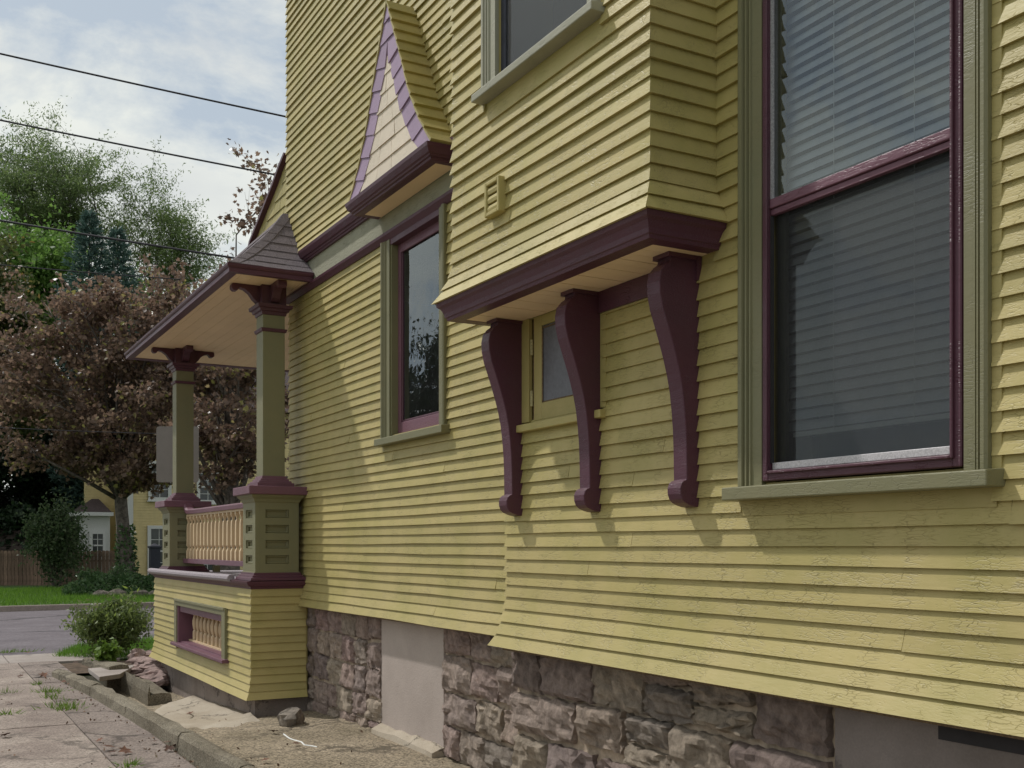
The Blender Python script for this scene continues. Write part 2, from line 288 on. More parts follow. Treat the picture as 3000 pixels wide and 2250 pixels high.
M['green'] = leafmat('broadleaf_green', (0.085, 0.175, 0.035), (0.20, 0.33, 0.075), trans=0.55)
M['darkgreen'] = leafmat('dark_evergreen_leaf', (0.010, 0.024, 0.011), (0.030, 0.055, 0.022), trans=0.2)
M['olivegreen'] = leafmat('olive_green_leaf', (0.05, 0.068, 0.02), (0.12, 0.135, 0.042), (0.22, 0.15, 0.045), trans=0.42)
M['spruce'] = leafmat('blue_spruce_needle', (0.05, 0.10, 0.082), (0.13, 0.21, 0.18), trans=0.2)
M['bush'] = leafmat('bush_leaf', (0.08, 0.12, 0.035), (0.20, 0.25, 0.085), (0.25, 0.33, 0.07), trans=0.45)
M['weed'] = leafmat('bright_weed_leaf', (0.08, 0.15, 0.02), (0.19, 0.29, 0.05), trans=0.4)
M['shrubleaf'] = leafmat('shrub_leaf', (0.04, 0.08, 0.03), (0.15, 0.20, 0.095), trans=0.4)
M['ivy'] = leafmat('ivy_leaf', (0.03, 0.07, 0.022), (0.10, 0.175, 0.065), (0.17, 0.22, 0.11), trans=0.3, rough=0.33)
M['grass'] = leafmat('grass_blade', (0.075, 0.165, 0.016), (0.16, 0.30, 0.04), trans=0.45)
M['dryleaf'] = plain('dry_brown_leaf', (0.115, 0.052, 0.030), rough=0.8, noise=0.5, nscale=40, rnd=0.4)
M['litter'] = leafmat('litter', (0.07, 0.04, 0.026), (0.24, 0.15, 0.095), (0.36, 0.30, 0.22), trans=0.05, rough=.8)
M['boulder'] = plain('grey_boulder', (0.20, 0.17, 0.14), rough=0.95, noise=0.4, nscale=14, bump=0.9, bscale=45)
M['redstone'] = plain('reddish_split_stone', (0.30, 0.215, 0.195), rough=0.95, noise=0.4, nscale=11, bump=0.9, bscale=40)
M['caulk'] = plain('white_caulk', (0.75, 0.75, 0.73), rough=0.6, noise=0.05)

# ------------------------------------------------------------------ mesh helpers
class MB:
    def __init__(s): s.v = []; s.f = []
    def quad(s, a, b, c, d):
        n = len(s.v); s.v += [tuple(a), tuple(b), tuple(c), tuple(d)]; s.f.append((n, n+1, n+2, n+3)); return s
    def poly(s, pts):
        n = len(s.v); s.v += [tuple(p) for p in pts]; s.f.append(tuple(range(n, n+len(pts)))); return s
    def box(s, x0, x1, y0, y1, z0, z1):
        if x0 > x1: x0, x1 = x1, x0
        if y0 > y1: y0, y1 = y1, y0
        if z0 > z1: z0, z1 = z1, z0
        n = len(s.v)
        s.v += [(x0,y0,z0),(x1,y0,z0),(x1,y1,z0),(x0,y1,z0),(x0,y0,z1),(x1,y0,z1),(x1,y1,z1),(x0,y1,z1)]
        s.f += [tuple(n+i for i in q) for q in ((0,3,2,1),(4,5,6,7),(0,1,5,4),(1,2,6,5),(2,3,7,6),(3,0,4,7))]
        return s
    def loft(s, rings, cap=True, closed=True):
        """rings: list of equally long point loops"""
        n = len(s.v); k = len(rings[0])
        for r in rings: s.v += [tuple(p) for p in r]
        m = k if closed else k-1
        for i in range(len(rings)-1):
            for j in range(m):
                a = n+i*k+j; b = n+i*k+(j+1) % k
                s.f.append((a, b, b+k, a+k))
        if cap and closed:
            s.f.append(tuple(n+j for j in reversed(range(k)))); s.f.append(tuple(n+(len(rings)-1)*k+j for j in range(k)))
        return s
    def prism(s, pts2, fn, t0, t1, cap=True):
        """extrude a 2-D outline: fn(a, b, t) -> 3-D"""
        return s.loft([[fn(a, b, t0) for a, b in pts2], [fn(a, b, t1) for a, b in pts2]], cap)
    def tube(s, pts, rad, sides=6):
        rings = []
        pts = [Vector(p) for p in pts]
        for i, p in enumerate(pts):
            d = (pts[min(i+1, len(pts)-1)]-pts[max(i-1, 0)])
            if d.length < 1e-9: d = Vector((0, 0, 1))
            d.normalize(); u = d.orthogonal().normalized() if i == 0 else (u - d*u.dot(d)).normalized()
            w = d.cross(u); r = rad[i] if hasattr(rad, '__len__') else rad
            rings.append([p + (u*math.cos(2*math.pi*k/sides)+w*math.sin(2*math.pi*k/sides))*r for k in range(sides)])
        return s.loft(rings)
    def lathe(s, prof, c, sides=4, rot=math.pi/4):
        rings = [[(c[0]+r*math.cos(rot+2*math.pi*k/sides), c[1]+r*math.sin(rot+2*math.pi*k/sides), c[2]+z) for k in range(sides)] for r, z in prof]
        return s.loft(rings)
    def build(s, name, mat, parent=None, smooth=False, fix=True):
        me = bpy.data.meshes.new(name); me.from_pydata(s.v, [], s.f)
        if fix:
            import bmesh
            bm = bmesh.new(); bm.from_mesh(me); bmesh.ops.recalc_face_normals(bm, faces=bm.faces); bm.to_mesh(me); bm.free()
        me.materials.append(M[mat] if isinstance(mat, str) else mat)
        if smooth: me.polygons.foreach_set('use_smooth', [True]*len(me.polygons))
        me.update()
        return link(name, me, parent)
def link(name, me, parent=None):
    o = bpy.data.objects.new(name, me); COL.objects.link(o)
    if parent is not None: adopt(o, parent)
    return o
def world_of(o):
    m = Matrix.Translation(o.location)
    return m if o.parent is None else world_of(o.parent) @ o.matrix_parent_inverse @ m
def adopt(o, parent):
    o.parent = parent; o.matrix_parent_inverse = world_of(parent).inverted()
    return o
def tag(o, label=None, cat=None, group=None, kind=None):
    if label: o['label'] = label
    if cat: o['category'] = cat
    if group: o['group'] = group
    if kind: o['kind'] = kind
    return o
def empty(name, loc, label=None, cat=None, group=None, kind=None):
    o = bpy.data.objects.new(name, None); COL.objects.link(o); o.location = loc; o.empty_display_size = 0.2
    return tag(o, label, cat, group, kind)
def bevel(o, w=0.006, seg=2):
    b = o.modifiers.new('bevel', 'BEVEL'); b.width = w; b.segments = seg; b.limit_method = 'ANGLE'; b.angle_limit = R(35)
    return o

# quick fast mesh of many leaves
def leaves(name, P, size, mat, parent=None, seed=0, aspect=1.0, droop=0.0, up=0.0, dirs=None, jitter=0.35, shape='rhomb'):
    g = np.random.default_rng(seed); n = len(P); P = np.asarray(P, float)
    a = g.normal(size=(n, 3)) if dirs is None else dirs + g.normal(size=(n, 3))*jitter
    a[:, 2] -= droop
    a /= np.linalg.norm(a, axis=1)[:, None]+1e-9
    b = g.normal(size=(n, 3)); b[:, 2] *= (1-up); b -= a*np.sum(a*b, 1)[:, None]; b /= np.linalg.norm(b, axis=1)[:, None]+1e-9
    nrm = np.cross(a, b)
    s = (size*g.uniform(0.6, 1.35, n))[:, None]; w = s*aspect
    if shape == 'rhomb':
        V = np.stack([P, P+a*s*0.45+b*w*0.42+nrm*s*0.08, P+a*s, P+a*s*0.45-b*w*0.42+nrm*s*0.08], 1); k = 4
        F = np.arange(n*k).reshape(n, k)
    elif shape == 'blade':
        V = np.stack([P-b*w*0.5, P+b*w*0.5, P+a*s], 1); k = 3
        F = np.arange(n*k).reshape(n, k)
    else:      # lobed maple leaf: five tips as two quads + triangle fan
        V = np.stack([P, P+a*s*0.28+b*w*0.62, P+a*s*0.52+b*w*0.24, P+a*s*0.78+b*w*0.42, P+a*s*0.72+b*w*0.1, P+a*s*1.05+nrm*s*0.1,
                      P+a*s*0.72-b*w*0.1, P+a*s*0.78-b*w*0.42, P+a*s*0.52-b*w*0.24, P+a*s*0.28-b*w*0.62], 1); k = 10
        F = np.arange(n*k).reshape(n, k)
    me = bpy.data.meshes.new(name)
    me.vertices.add(n*k); me.vertices.foreach_set('co', V.reshape(-1))
    me.loops.add(n*k); me.loops.foreach_set('vertex_index', F.reshape(-1).astype(np.int32))
    me.polygons.add(n); me.polygons.foreach_set('loop_start', (np.arange(n)*k).astype(np.int32))
    me.update(calc_edges=True)
    at = me.attributes.new('leaf_tone', 'FLOAT', 'FACE'); at.data.foreach_set('value', g.uniform(0, 1, n).astype(np.float32))
    me.materials.append(M[mat])
    return link(name, me, parent)

# ------------------------------------------------------------------ carpentry helpers
class Frame:
    """a vertical plane: u runs along it, q sticks out of it"""
    def __init__(s, origin, du, n): s.o = Vector(origin); s.du = Vector(du); s.n = Vector(n)
    def p(s, u, q, z): v = s.o + s.du*u + s.n*q; return (v.x, v.y, z)
def wallX(X): return Frame((X, 0, 0), (0, 1, 0), (-1, 0, 0))
def wallY(Y): return Frame((0, Y, 0), (1, 0, 0), (0, -1, 0))

def board(parent, fr, u0, u1, z0, e, off=None, m0=0, m1=0, name='clapboard', mat='yellow', th=0.0190, wav=0.0022):
    off = off or (lambda z: 0.0)
    n = max(1, min(5, int((u1-u0)/0.55)))
    mb = MB(); rings = []
    lo, hi = off(z0), off(z0+e)
    tb = th*random.uniform(0.85, 1.2); dz = random.gauss(0, 0.0012)
    for i in range(n+1):
        f = i/n; w = random.gauss(0, wav) if 0 < i < n else random.gauss(0, wav*0.5); wq = random.gauss(0, 0.0008)
        ring = []
        for q, z in ((lo+tb+wq, z0+w+dz), (hi+0.0025, z0+e+0.006), (hi-0.004, z0+e+0.006), (lo-0.004, z0+0.001+w+dz)):
            u = u0+(u1-u0)*f
            if i == 0: u += m0*max(q, 0)
            if i == n: u += m1*max(q, 0)
            ring.append(fr.p(u, q, z))
        rings.append(ring)
    mb.loft(rings)
    return mb.build(name, mat, parent)

def siding(parent, fr, u0, u1, z0, z1, e, holes=(), off=None, m0=0, m1=0, joint=0.0, mat='yellow', ucut=None):
    k = 0; n = int(round((z1-z0)/e))
    for i in range(n):
        a = z0+i*e; b = a+e
        spans = [(u0, u1 if ucut is None else ucut(a), m0, m1)]
        for h0, h1, y0, y1 in holes:
            if min(b, y1)-max(a, y0) > 0.30*e:
                ns = []
                for s0, s1, q0, q1 in spans:
                    if h1 <= s0 or h0 >= s1: ns.append((s0, s1, q0, q1)); continue
                    if h0 > s0+0.02: ns.append((s0, h0, q0, 0))
                    if h1 < s1-0.02: ns.append((h1, s1, 0, q1))
                spans = ns
        for s0, s1, q0, q1 in spans:
            if joint and s1-s0 > 1.6 and random.random() < joint:
                c = random.uniform(s0+0.5, s1-0.5)
                board(parent, fr, s0, c-0.0012, a, e, off, q0, 0, mat=mat); board(parent, fr, c+0.0012, s1, a, e, off, 0, q1, mat=mat)
            else: board(parent, fr, s0, s1, a, e, off, q0, q1, mat=mat)

def sheet_with_holes(mb, fr, u0, u1, z0, z1, q0, q1, holes):
    us = sorted({u0, u1, *[h for H in holes for h in H[:2] if u0 < h < u1]}); zs = sorted({z0, z1, *[h for H in holes for h in H[2:] if z0 < h < z1]})
    for a, b in zip(us, us[1:]):
        for c, d in zip(zs, zs[1:]):
            if any(H[0] <= (a+b)/2 <= H[1] and H[2] <= (c+d)/2 <= H[3] for H in holes): continue
            mb.loft([[fr.p(a, q0, c), fr.p(b, q0, c), fr.p(b, q0, d), fr.p(a, q0, d)], [fr.p(a, q1, c), fr.p(b, q1, c), fr.p(b, q1, d), fr.p(a, q1, d)]])

def sweep(mb, prof, path, side=1, closed=False, cap=True):
    """run a moulding profile [(outward, z)] along a plan path with mitred corners"""
    P = [Vector((a, b)) for a, b in path]; n = len(P); rings = []
    def nrm(a, b): d = (b-a).normalized(); return Vector((d.y, -d.x))*side
    for i in range(n):
        if closed: na, nb = nrm(P[i-1], P[i]), nrm(P[i], P[(i+1) % n])
        else: na = nrm(P[max(i-1, 0)], P[max(i, 1)]); nb = nrm(P[min(i, n-2)], P[min(i+1, n-1)])
        m = (na+nb); m = m/(1+na.dot(nb))
        rings.append([(P[i].x+m.x*q, P[i].y+m.y*q, z) for q, z in prof])
    if closed: rings.append(rings[0])
    return mb.loft(rings, cap=cap and not closed)
def square(cx, cy, h, hy=None):
    hy = hy or h
    return [(cx-h, cy-hy), (cx+h, cy-hy), (cx+h, cy+hy), (cx-h, cy+hy)]
def stack(mb, cx, cy, prof, hy_extra=0.0):
    """square turned block: prof [(half width, z)]"""
    rings = [[(cx-h, cy-h-hy_extra, z), (cx+h, cy-h-hy_extra, z), (cx+h, cy+h+hy_extra, z), (cx-h, cy+h+hy_extra, z)] for h, z in prof]
    return mb.loft(rings)

def shingle(parent, p0, p1, p2, p3, n, mat, low=0.012, high=0.003, name='shingle', jit=0.004):
    """p0-p1 lower edge, p3-p2 upper edge, n outward"""
    n = Vector(n).normalized(); p0, p1, p2, p3 = map(Vector, (p0, p1, p2, p3))
    j = (p0-p3).normalized()*random.uniform(-jit, jit)
    lo = low*random.uniform(0.8, 1.25)
    a = [p0+j+n*lo, p1+j+n*lo, p2+n*high, p3+n*high]; b = [p0+j-n*0.004, p1+j-n*0.004, p2-n*0.004, p3-n*0.004]
    return MB().loft([a, b]).build(name, mat, parent)

def stone(parent, fr, u0, u1, z0, z1, bulge=0.045, name='stone', mat='stone'):
    """quarry-faced block: ragged arrises, broken face"""
    nu, nv = 13, 9; g = 0.013
    mb = MB(); uu0, uu1, zz0, zz1 = u0+g*random.uniform(.5, 1.6), u1-g*random.uniform(.5, 1.6), z0+g*random.uniform(.5, 1.6), z1-g*random.uniform(.5, 1.6)
    jc = [(random.gauss(0, .011), random.gauss(0, .009)) for _ in range(4)]; tilt = (random.gauss(0, bulge*.45), random.gauss(0, bulge*.45)); sd_ = random.uniform(0, 90)
    def pt(i, j):
        f, h = i/nu, j/nv
        du = (1-f)*(1-h)*jc[0][0]+f*(1-h)*jc[1][0]+f*h*jc[2][0]+(1-f)*h*jc[3][0]
        dz = (1-f)*(1-h)*jc[0][1]+f*(1-h)*jc[1][1]+f*h*jc[2][1]+(1-f)*h*jc[3][1]
        edge = min(i, nu-i, j*1.2, (nv-j)*1.2)
        U, Z = uu0+(uu1-uu0)*f+du, zz0+(zz1-zz0)*h+dz
        n1_ = mnoise.fractal(Vector((U*7, Z*9, sd_)), .9, 2.1, 4); n2_ = mnoise.cell(Vector((U*11+n1_, Z*15, sd_)))
        q = bulge*(0.72 + min(1, edge/1.6)*0.30) + bulge*.36*n1_ + bulge*.30*(n2_-.5) + tilt[0]*(f-.5)+tilt[1]*(h-.5)
        if edge == 0: q = bulge*random.uniform(0.30, 0.75); U += random.gauss(0, .006); Z += random.gauss(0, .005)
        return fr.p(U, q, Z)
    for j in range(nv+1):
        for i in range(nu+1): mb.v.append(pt(i, j))
    for j in range(nv):
        for i in range(nu): a = j*(nu+1)+i; mb.f.append((a, a+1, a+nu+2, a+nu+1))
    ringi = [i for i in range(nu+1)]+[j*(nu+1)+nu for j in range(1, nv+1)]+[nv*(nu+1)+i for i in range(nu-1, -1, -1)]+[j*(nu+1) for j in range(nv-1, 0, -1)]
    b0 = len(mb.v)
    for k in ringi: v = Vector(mb.v[k]); w = v - fr.n*((v-fr.o).dot(fr.n)+0.03); mb.v.append(tuple(w))
    m = len(ringi)
    for k in range(m): mb.f.append((ringi[k], b0+k, b0+(k+1) % m, ringi[(k+1) % m]))
    return mb.build(name, mat, parent)

def stone_rows(parent, fr, u0, u1, rows, wmin, wmax, bulge=0.045):
    for z0, z1 in rows:
        u = u0
        while u < u1-0.02:
            w = random.uniform(wmin, wmax)
            if u1-(u+w) < wmin*0.7: w = u1-u
            if z1-z0 > 0.2 and random.random() < 0.08 and w < wmin*1.4:
                zm = z0+(z1-z0)*random.uniform(.4, .6); stone(parent, fr, u, u+w, z0, zm, bulge); stone(parent, fr, u, u+w, zm, z1, bulge)
            else: stone(parent, fr, u, u+w, z0+random.uniform(-.012, .012), z1+random.uniform(-.012, .012), bulge)
            u += w

# ------------------------------------------------------------------ ground, road, driveway
def struct(o): o['kind'] = 'structure'; return o
g = MB()
for x0, x1, y0, y1 in ((-400, 400, -300, -3.4), (-400, 1.6, -3.4, 15.6), (3.3, 400, -3.4, 15.6), (-400, 400, 15.6, 700)):
    g.quad((x0, y0, -0.09), (x1, y0, -0.09), (x1, y1, -0.09), (x0, y1, -0.09))
struct(g.build('ground', 'turf'))
def onroad(px, py): return onZ(px, py, 0.0)
# the street crosses the view a little skew to the house
RA, RB = Vector((1.28, 18.4)), Vector((1.9, 30.7)); RS = Vector((1.0, 0.06)).normalized()
def roadpt(a, s): p = Vector(a)+RS*s; return p
r = MB(); a0, a1, b1, b0 = roadpt(RA, -90), roadpt(RA, 120), roadpt(RB, 120), roadpt(RB, -90)
r.quad((a0.x, a0.y, -0.02), (a1.x, a1.y, -0.02), (b1.x, b1.y, -0.02), (b0.x, b0.y, -0.02)); struct(r.build('road', 'road'))
# far kerb, in lengths
ek = empty('street_kerb', (RB.x, RB.y, 0)); struct(ek)
RN = Vector((-RS.y, RS.x))
def obox(mb, o, d, n, s0, s1, t0, t1, z0, z1):
    o, d, n = Vector(o), Vector(d), Vector(n)
    P = lambda s, t, z: tuple((o+d*s+n*t))+(z,)
    return mb.loft([[P(s0, t0, z0), P(s1, t0, z0), P(s1, t1, z0), P(s0, t1, z0)], [P(s0, t0, z1), P(s1, t0, z1), P(s1, t1, z1), P(s0, t1, z1)]])
for i in range(-7, 12):
    bevel(obox(MB(), RB, RS, RN, i*3.0+0.012, i*3.0+2.988, 0.0, 0.17, -0.1, 0.125+random.uniform(-.006, .006)).build('kerb_length', 'farkerb', ek), 0.02)
# lawn beyond: rises gently to the fence
lm = MB(); nu, nv = 40, 16
def lawn_z(s, t): return 0.09+0.001*t
def lawn(s, t): p = RB+RS*s+RN*(0.17+t); return (p.x, p.y, lawn_z(s, t)+0.03*math.sin(s*0.7)*math.sin(t*0.9))
gx = [(-60+s*4.0) for s in range(nu+1)]; gy = [0, .6, 1.2, 2, 3, 4, 5, 6, 7, 8, 10, 12, 15, 20, 30, 45, 70]
for t in gy:
    for s in gx: lm.v.append(lawn(s, t))
for j in range(len(gy)-1):
    for i in range(nu): k = j*(nu+1)+i; lm.f.append((k, k+1, k+nu+2, k+nu+1))
struct(lm.build('lawn', 'turf', smooth=True))
# blades of the lawn across the street
n = 52000; s = rng.uniform(-6, 14, n); t = rng.uniform(0.02, 12.5, n)
P = np.array([lawn(a, b) for a, b in zip(s, t)])
tag(leaves('grass', P, 0.13, 'grass', seed=3, aspect=0.16, dirs=np.tile([0, 0, 1.0], (n, 1)), jitter=0.30, shape='blade'), 'sunlit green lawn grass between the far kerb and the fence', 'grass', kind='stuff')

# near side: sidewalk, driveway slabs
ed = empty('driveway', (0, 6, 0)); struct(ed)
xs = [-4.2, -1.25, 1.40, 1.93]; ys = [-4.0, 0.4, 3.9, 7.4, 10.9, 14.35, 17.0]
for i in range(3):
    for j in range(len(ys)-1):
        gp = 0.006 if i < 2 else 0.004
        dz = random.uniform(-0.006, 0.004)
        bevel(MB().box(xs[i]+gp, xs[i+1]-gp, ys[j]+gp, ys[j+1]-gp, -0.1, dz).build('slab', 'drive' if i < 2 else 'gutter', ed), 0.008)
ew = empty('sidewalk', (0, 17.7, 0)); struct(ew)
for i in range(-6, 3):
    x0 = i*1.6-0.3
    bevel(MB().box(x0+.006, x0+1.594, 17.01, 18.33, -0.1, random.uniform(-.006, .002)-.004).build('slab', 'walk', ew), 0.008)
struct(MB().box(4.6, 12, 16.2, 17.4, -0.09, -0.06).build('path', 'walk'))

# kerb beside the driveway: old cast lengths, leaning and chipped
ekd = empty('driveway_kerb', (1.95, 9, 0)); struct(ekd)
kp = [onZ(p[0], p[1], 0.125) for p in ((150, 1953), (262, 2006), (366, 2063), (520, 2150), (691, 2250))]
kxy = [Vector((p.x, p.y)) for p in kp]
d = (kxy[-1]-kxy[-2]).normalized(); kxy.append(kxy[-1]+d*3.5); kxy.append(kxy[-1]+d*4.0)
def kerb_run(parent, a, b, h0, h1, w=0.155, name='kerb_length', mat='kerb', n=7, rough=0.006, side=1):
    a, b = Vector(a), Vector(b); d = (b-a).normalized(); nn = Vector((d.y, -d.x))*side
    L = (b-a).length; mb = MB(); rings = []
    for i in range(n+1):
        f = i/n; c = a+d*(L*f); h = h0+(h1-h0)*f
        rr = lambda s=1: random.gauss(0, rough*s)
        cut = 0.03*random.random()
        prof = [(-0.02, -0.1), (rr(.4), 0.0), (0.008+rr(.6), h-0.03+rr()), (0.030+rr()+cut*.3, h-cut*.3+rr(.6)), (w*0.55+rr(.5), h+0.004+rr(.5)), (w-0.02+rr(), h-0.006+rr()), (w+rr(), h-0.04), (w+.03, -0.42), (-.02, -0.42)]
        rings.append([(c.x-nn.x*q, c.y-nn.y*q, z) for q, z in prof])
    return mb.loft(rings).build(name, mat, parent)
cuts = [(0, 0.0, 1.0), (1, 0.0, 1.0), (2, 0.0, 1.0), (3, 0, 1), (4, 0, 1), (5, 0, 1)]
for i in range(len(kxy)-1):
    a, b = kxy[i], kxy[i+1]; dd = (b-a).normalized(); gap = 0.012
    h0 = [0.09, 0.12, 0.13, 0.13, 0.135, 0.13][i]; h1 = [0.125, 0.125, 0.13, 0.135, 0.13, 0.13][i]
    kerb_run(ekd, a+dd*gap, b-dd*gap, h0, h1, n=max(5, int((b-a).length/0.22)), side=1)

# apron between kerb and wall: pebbled concrete sloping up to the house
def lerp_(x, pts):
    if x <= pts[0][0]: return pts[0][1]
    for (x0, y0), (x1, y1) in zip(pts, pts[1:]):
        if x <= x1: return y0+(y1-y0)*(x-x0)/(x1-x0)
    return pts[-1][1]
def kerb_x(Y):
    for i in range(len(kxy)-1):
        y0, y1 = kxy[i].y, kxy[i+1].y
        if min(y0, y1) <= Y <= max(y0, y1): return kxy[i].x+(kxy[i+1].x-kxy[i].x)*(Y-y0)/(y1-y0)
    return kxy[0].x if Y > kxy[0].y else kxy[-1].x
def apron_z(X, Y):
    """falls from the wall to the gutter behind the kerb, and along the porch towards the inlet"""
    xk = kerb_x(Y)+0.14
    zk = lerp_(Y, [(0, .09), (8.5, .08), (9.6, .03), (10.7, -.09), (12, -.22), (13.5, -.30), (16, -.32)])
    xw = 3.64 if Y < 10.7 else 3.07
    zw = lerp_(Y, [(0, .05), (9.5, .05), (10.69, .0), (10.71, -.085), (12, -.15), (15.5, -.30)])
    f = max(0.0, min(1.25, (X-xk)/(xw-xk)))
    return zk+(zw-zk)*f
am = MB(); ny, nx = 110, 16
for j in range(ny+1):
    Y = -3.5+(15.6+3.5)*j/ny; xk = kerb_x(Y)+0.13
    for i in range(nx+1): X = xk+(3.75-xk)*i/nx; am.v.append((X, Y, apron_z(X, Y)+random.gauss(0, 0.005)))
for j in range(ny):
    for i in range(nx): k = j*(nx+1)+i; am.f.append((k, k+1, k+nx+2, k+nx+1))
struct(am.build('apron', 'apron', smooth=True))
# pale patched concrete by the porch foot, feathered into the apron
pm = MB(); pts = [(2.24, 10.35), (2.16, 11.0), (2.30, 11.9), (2.50, 12.9), (2.78, 13.55), (3.10, 13.5), (3.11, 12.0), (3.11, 10.9), (2.95, 10.25), (2.55, 9.9)]
ctr = Vector((2.66, 11.6)); N = 40
def lerp_closed(pts, f):
    n = len(pts); k = int(f*n) % n; g_ = f*n-int(f*n); a, b = Vector(pts[k]), Vector(pts[(k+1) % n]); return a+(b-a)*g_
RR = (0.0, .25, .5, .75, .92, 1.0)
for q_, rr_ in enumerate(RR):
    for k in range(N):
        p = ctr+(lerp_closed(pts, k/N)-ctr)*rr_*(1+(random.gauss(0, .05) if rr_ == 1 else random.gauss(0, .01)))
        lift = .022+.05*max(0, (p.x-2.85)/.25) if rr_ < .95 else -.012
        pm.v.append((p.x, p.y, apron_z(p.x, p.y)+lift+random.gauss(0, .005)))
for q_ in range(len(RR)-1):
    for k in range(N): a_ = q_*N+k; b_ = q_*N+(k+1) % N; pm.f.append((a_, b_, b_+N, a_+N))
struct(pm.build('concrete_patch', 'patch', smooth=True))
# soil bed along the porch front and round the gutter
struct(MB().poly([(1.75, 15.62, -0.05), (1.8, 16.95, -0.04), (5.5, 16.95, -0.04), (5.5, 15.62, -0.05)]).build('soil_bed', 'soil'))

# ================================================================== HOUSE
house = empty('house', (3.6, 5.7, 0), 'yellow clapboard house with plum and olive trim on a stone foundation', 'house')
XR, XL, XU, XB = 3.20, 3.58, 3.55, 2.83           # wall planes: projecting wall, main wall, upper wall, bay front
YC, YH = 5.73, 11.19                              # corner of the projecting wall, front corner of the house
YB0, YB1 = 3.79, 5.72                             # bay
ZB = 1.07                                         # lower edge of the siding
e1 = 0.07593
WIN = (2.465, 3.47, 1.95, 4.75); W1 = (7.45, 8.42, 2.62, 4.27); SW = (4.74, 5.50, 2.42, 3.016)

# carcass so that the rooms are closed and dark
ms = MB(); fr = wallX(XR)
sheet_with_holes(ms, fr, -3.0, YC, 1.09, 7.9, -0.002, -0.12, [WIN, SW])
ms.box(XR+0.002, XL+0.12, YC-0.1, YC+0.001, 1.09, 7.9)
wall_r = ms.build('projecting_wall', 'yellow_smooth', house)
ms = MB(); fr = wallX(XL)
sheet_with_holes(ms, fr, YC+0.001, YH, 1.09, 4.70, -0.002, -0.12, [W1])
ms.box(XL+0.02, 9.0, YH-0.12, YH, 0.9, 7.9)
wall_l = ms.build('main_wall', 'yellow_smooth', house)
wall_u = MB().box(XU+0.002, XU+0.12, YC+0.002, YH+0.001, 4.70, 7.9).build('upper_wall', 'yellow_smooth', house)
MB().box(3.3, 9.2, -3.2, YH+0.05, 7.9, 8.05).build('roof_deck', 'shingle', house)
mb = MB(); mb.box(9.0, 9.1, -3, YH, 0.5, 7.9); mb.box(3.25, 9.0, -3.1, -3.0, 0.5, 7.9); mb.box(3.75, 9.0, -2.9, YH-0.2, 0.9, 0.95); mb.box(3.75, 9.0, -2.9, YH-0.2, 4.9, 5.0)
mb.box(5.6, 5.7, -2.9, YH-0.2, 1.0, 4.9); mb.box(3.72, 5.6, 6.0, 6.1, 1.0, 4.9)
mb.build('interior_wall', 'room', house)

flare_r = lambda z: 0.075*max(0.0, (ZB+0.34-z)/0.34)**2
siding(wall_r, wallX(XR), -2.6, YC, ZB, ZB+e1*41, e1, [(2.36, 3.61, 1.86, 6), (4.69, 5.56, 2.355, 3.2), (YB0, 6.0, 3.0, 6)], off=flare_r, m1=1, joint=0.6)
flare_l = lambda z: 0.07*max(0.0, (ZB+0.36-z)/0.36)**2
e2 = (4.285-ZB)/41
siding(wall_l, wallX(XL), YC+0.01, YH, ZB, 4.285, e2, [(7.335, 8.585, 2.57, 5)], off=flare_l, m1=1, joint=0.5, ucut=lambda z: 10.70 if z < 1.30 else YH)
flare_u = lambda z: 0.035*max(0.0, (4.88-z)/0.2)**2
siding(wall_u, wallX(XU), 5.9, YH, 4.684, 4.684+0.0785*39, 0.0785, [], off=flare_u, m1=1, joint=0.2)

# ---- frieze between the storeys
fb = MB().box(XL-0.018, XL+0.01, YC+0.02, 10.95, 4.333, 4.60).build('frieze_board', 'frieze', house)
mprof = [(0.0, 4.272), (0.020, 4.272), (0.030, 4.285), (0.052, 4.310), (0.056, 4.332), (0.0, 4.336)]
sweep(MB(), mprof, [(XL, YC+0.02), (XL, YH+0.03), (XL+0.5, YH+0.03)], side=-1).build('frieze_moulding', 'purple', house)
uprof = [(0.0, 4.572), (0.030, 4.572), (0.034, 4.588), (0.044, 4.590), (0.048, 4.606), (0.064, 4.610), (0.086, 4.655), (0.090, 4.682), (0.0, 4.686)]
sweep(MB(), uprof, [(XL-0.012, YC+0.02), (XL-0.012, 10.62)], side=-1).build('frieze_moulding', 'purple', house)

# ---- cheek wall and bargeboard of the flared front gable seen past the corner
ck = MB(); outl = [(848, 452), (832, 490), (812, 545), (790, 600), (768, 655), (745, 712), (735, 760)]
cp = [onX(p[0], p[1], 3.62) for p in outl]
cheek = MB().loft([[(3.62, v.y, v.z) for v in cp]+[(3.62, YH-0.05, cp[-1].z), (3.62, YH-0.05, cp[0].z)], [(3.7, v.y, v.z) for v in cp]+[(3.7, YH-0.05, cp[-1].z), (3.7, YH-0.05, cp[0].z)]]).build('front_gable_cheek', 'yellow_smooth', house)
def rake_y(z):
    for a, b in zip(cp, cp[1:]):
        if b.z <= z <= a.z: return b.y+(a.y-b.y)*(z-b.z)/(a.z-b.z)
    return cp[0].y if z > cp[0].z else cp[-1].y
z = cp[-1].z
while z < cp[0].z-0.06:
    e = 0.135; ya = YH+0.005; y1 = min(rake_y(z), rake_y(min(z+e, cp[0].z)))
    u = ya
    while u < y1-0.03:
        w = random.uniform(.14, .30); v_ = min(u+w, y1)
        shingle(cheek, (3.62, u+.003, z), (3.62, v_-.003, z), (3.62, v_-.003, z+e), (3.62, u+.003, z+e), (-1, 0, 0), 'yellow', low=0.014)
        u = v_
    z += e
bb = MB(); rings = []
for v in cp: rings.append([(3.56, v.y+0.03, v.z+0.02), (3.56, v.y-0.015, v.z), (3.72, v.y-0.015, v.z), (3.72, v.y+0.03, v.z+0.02)])
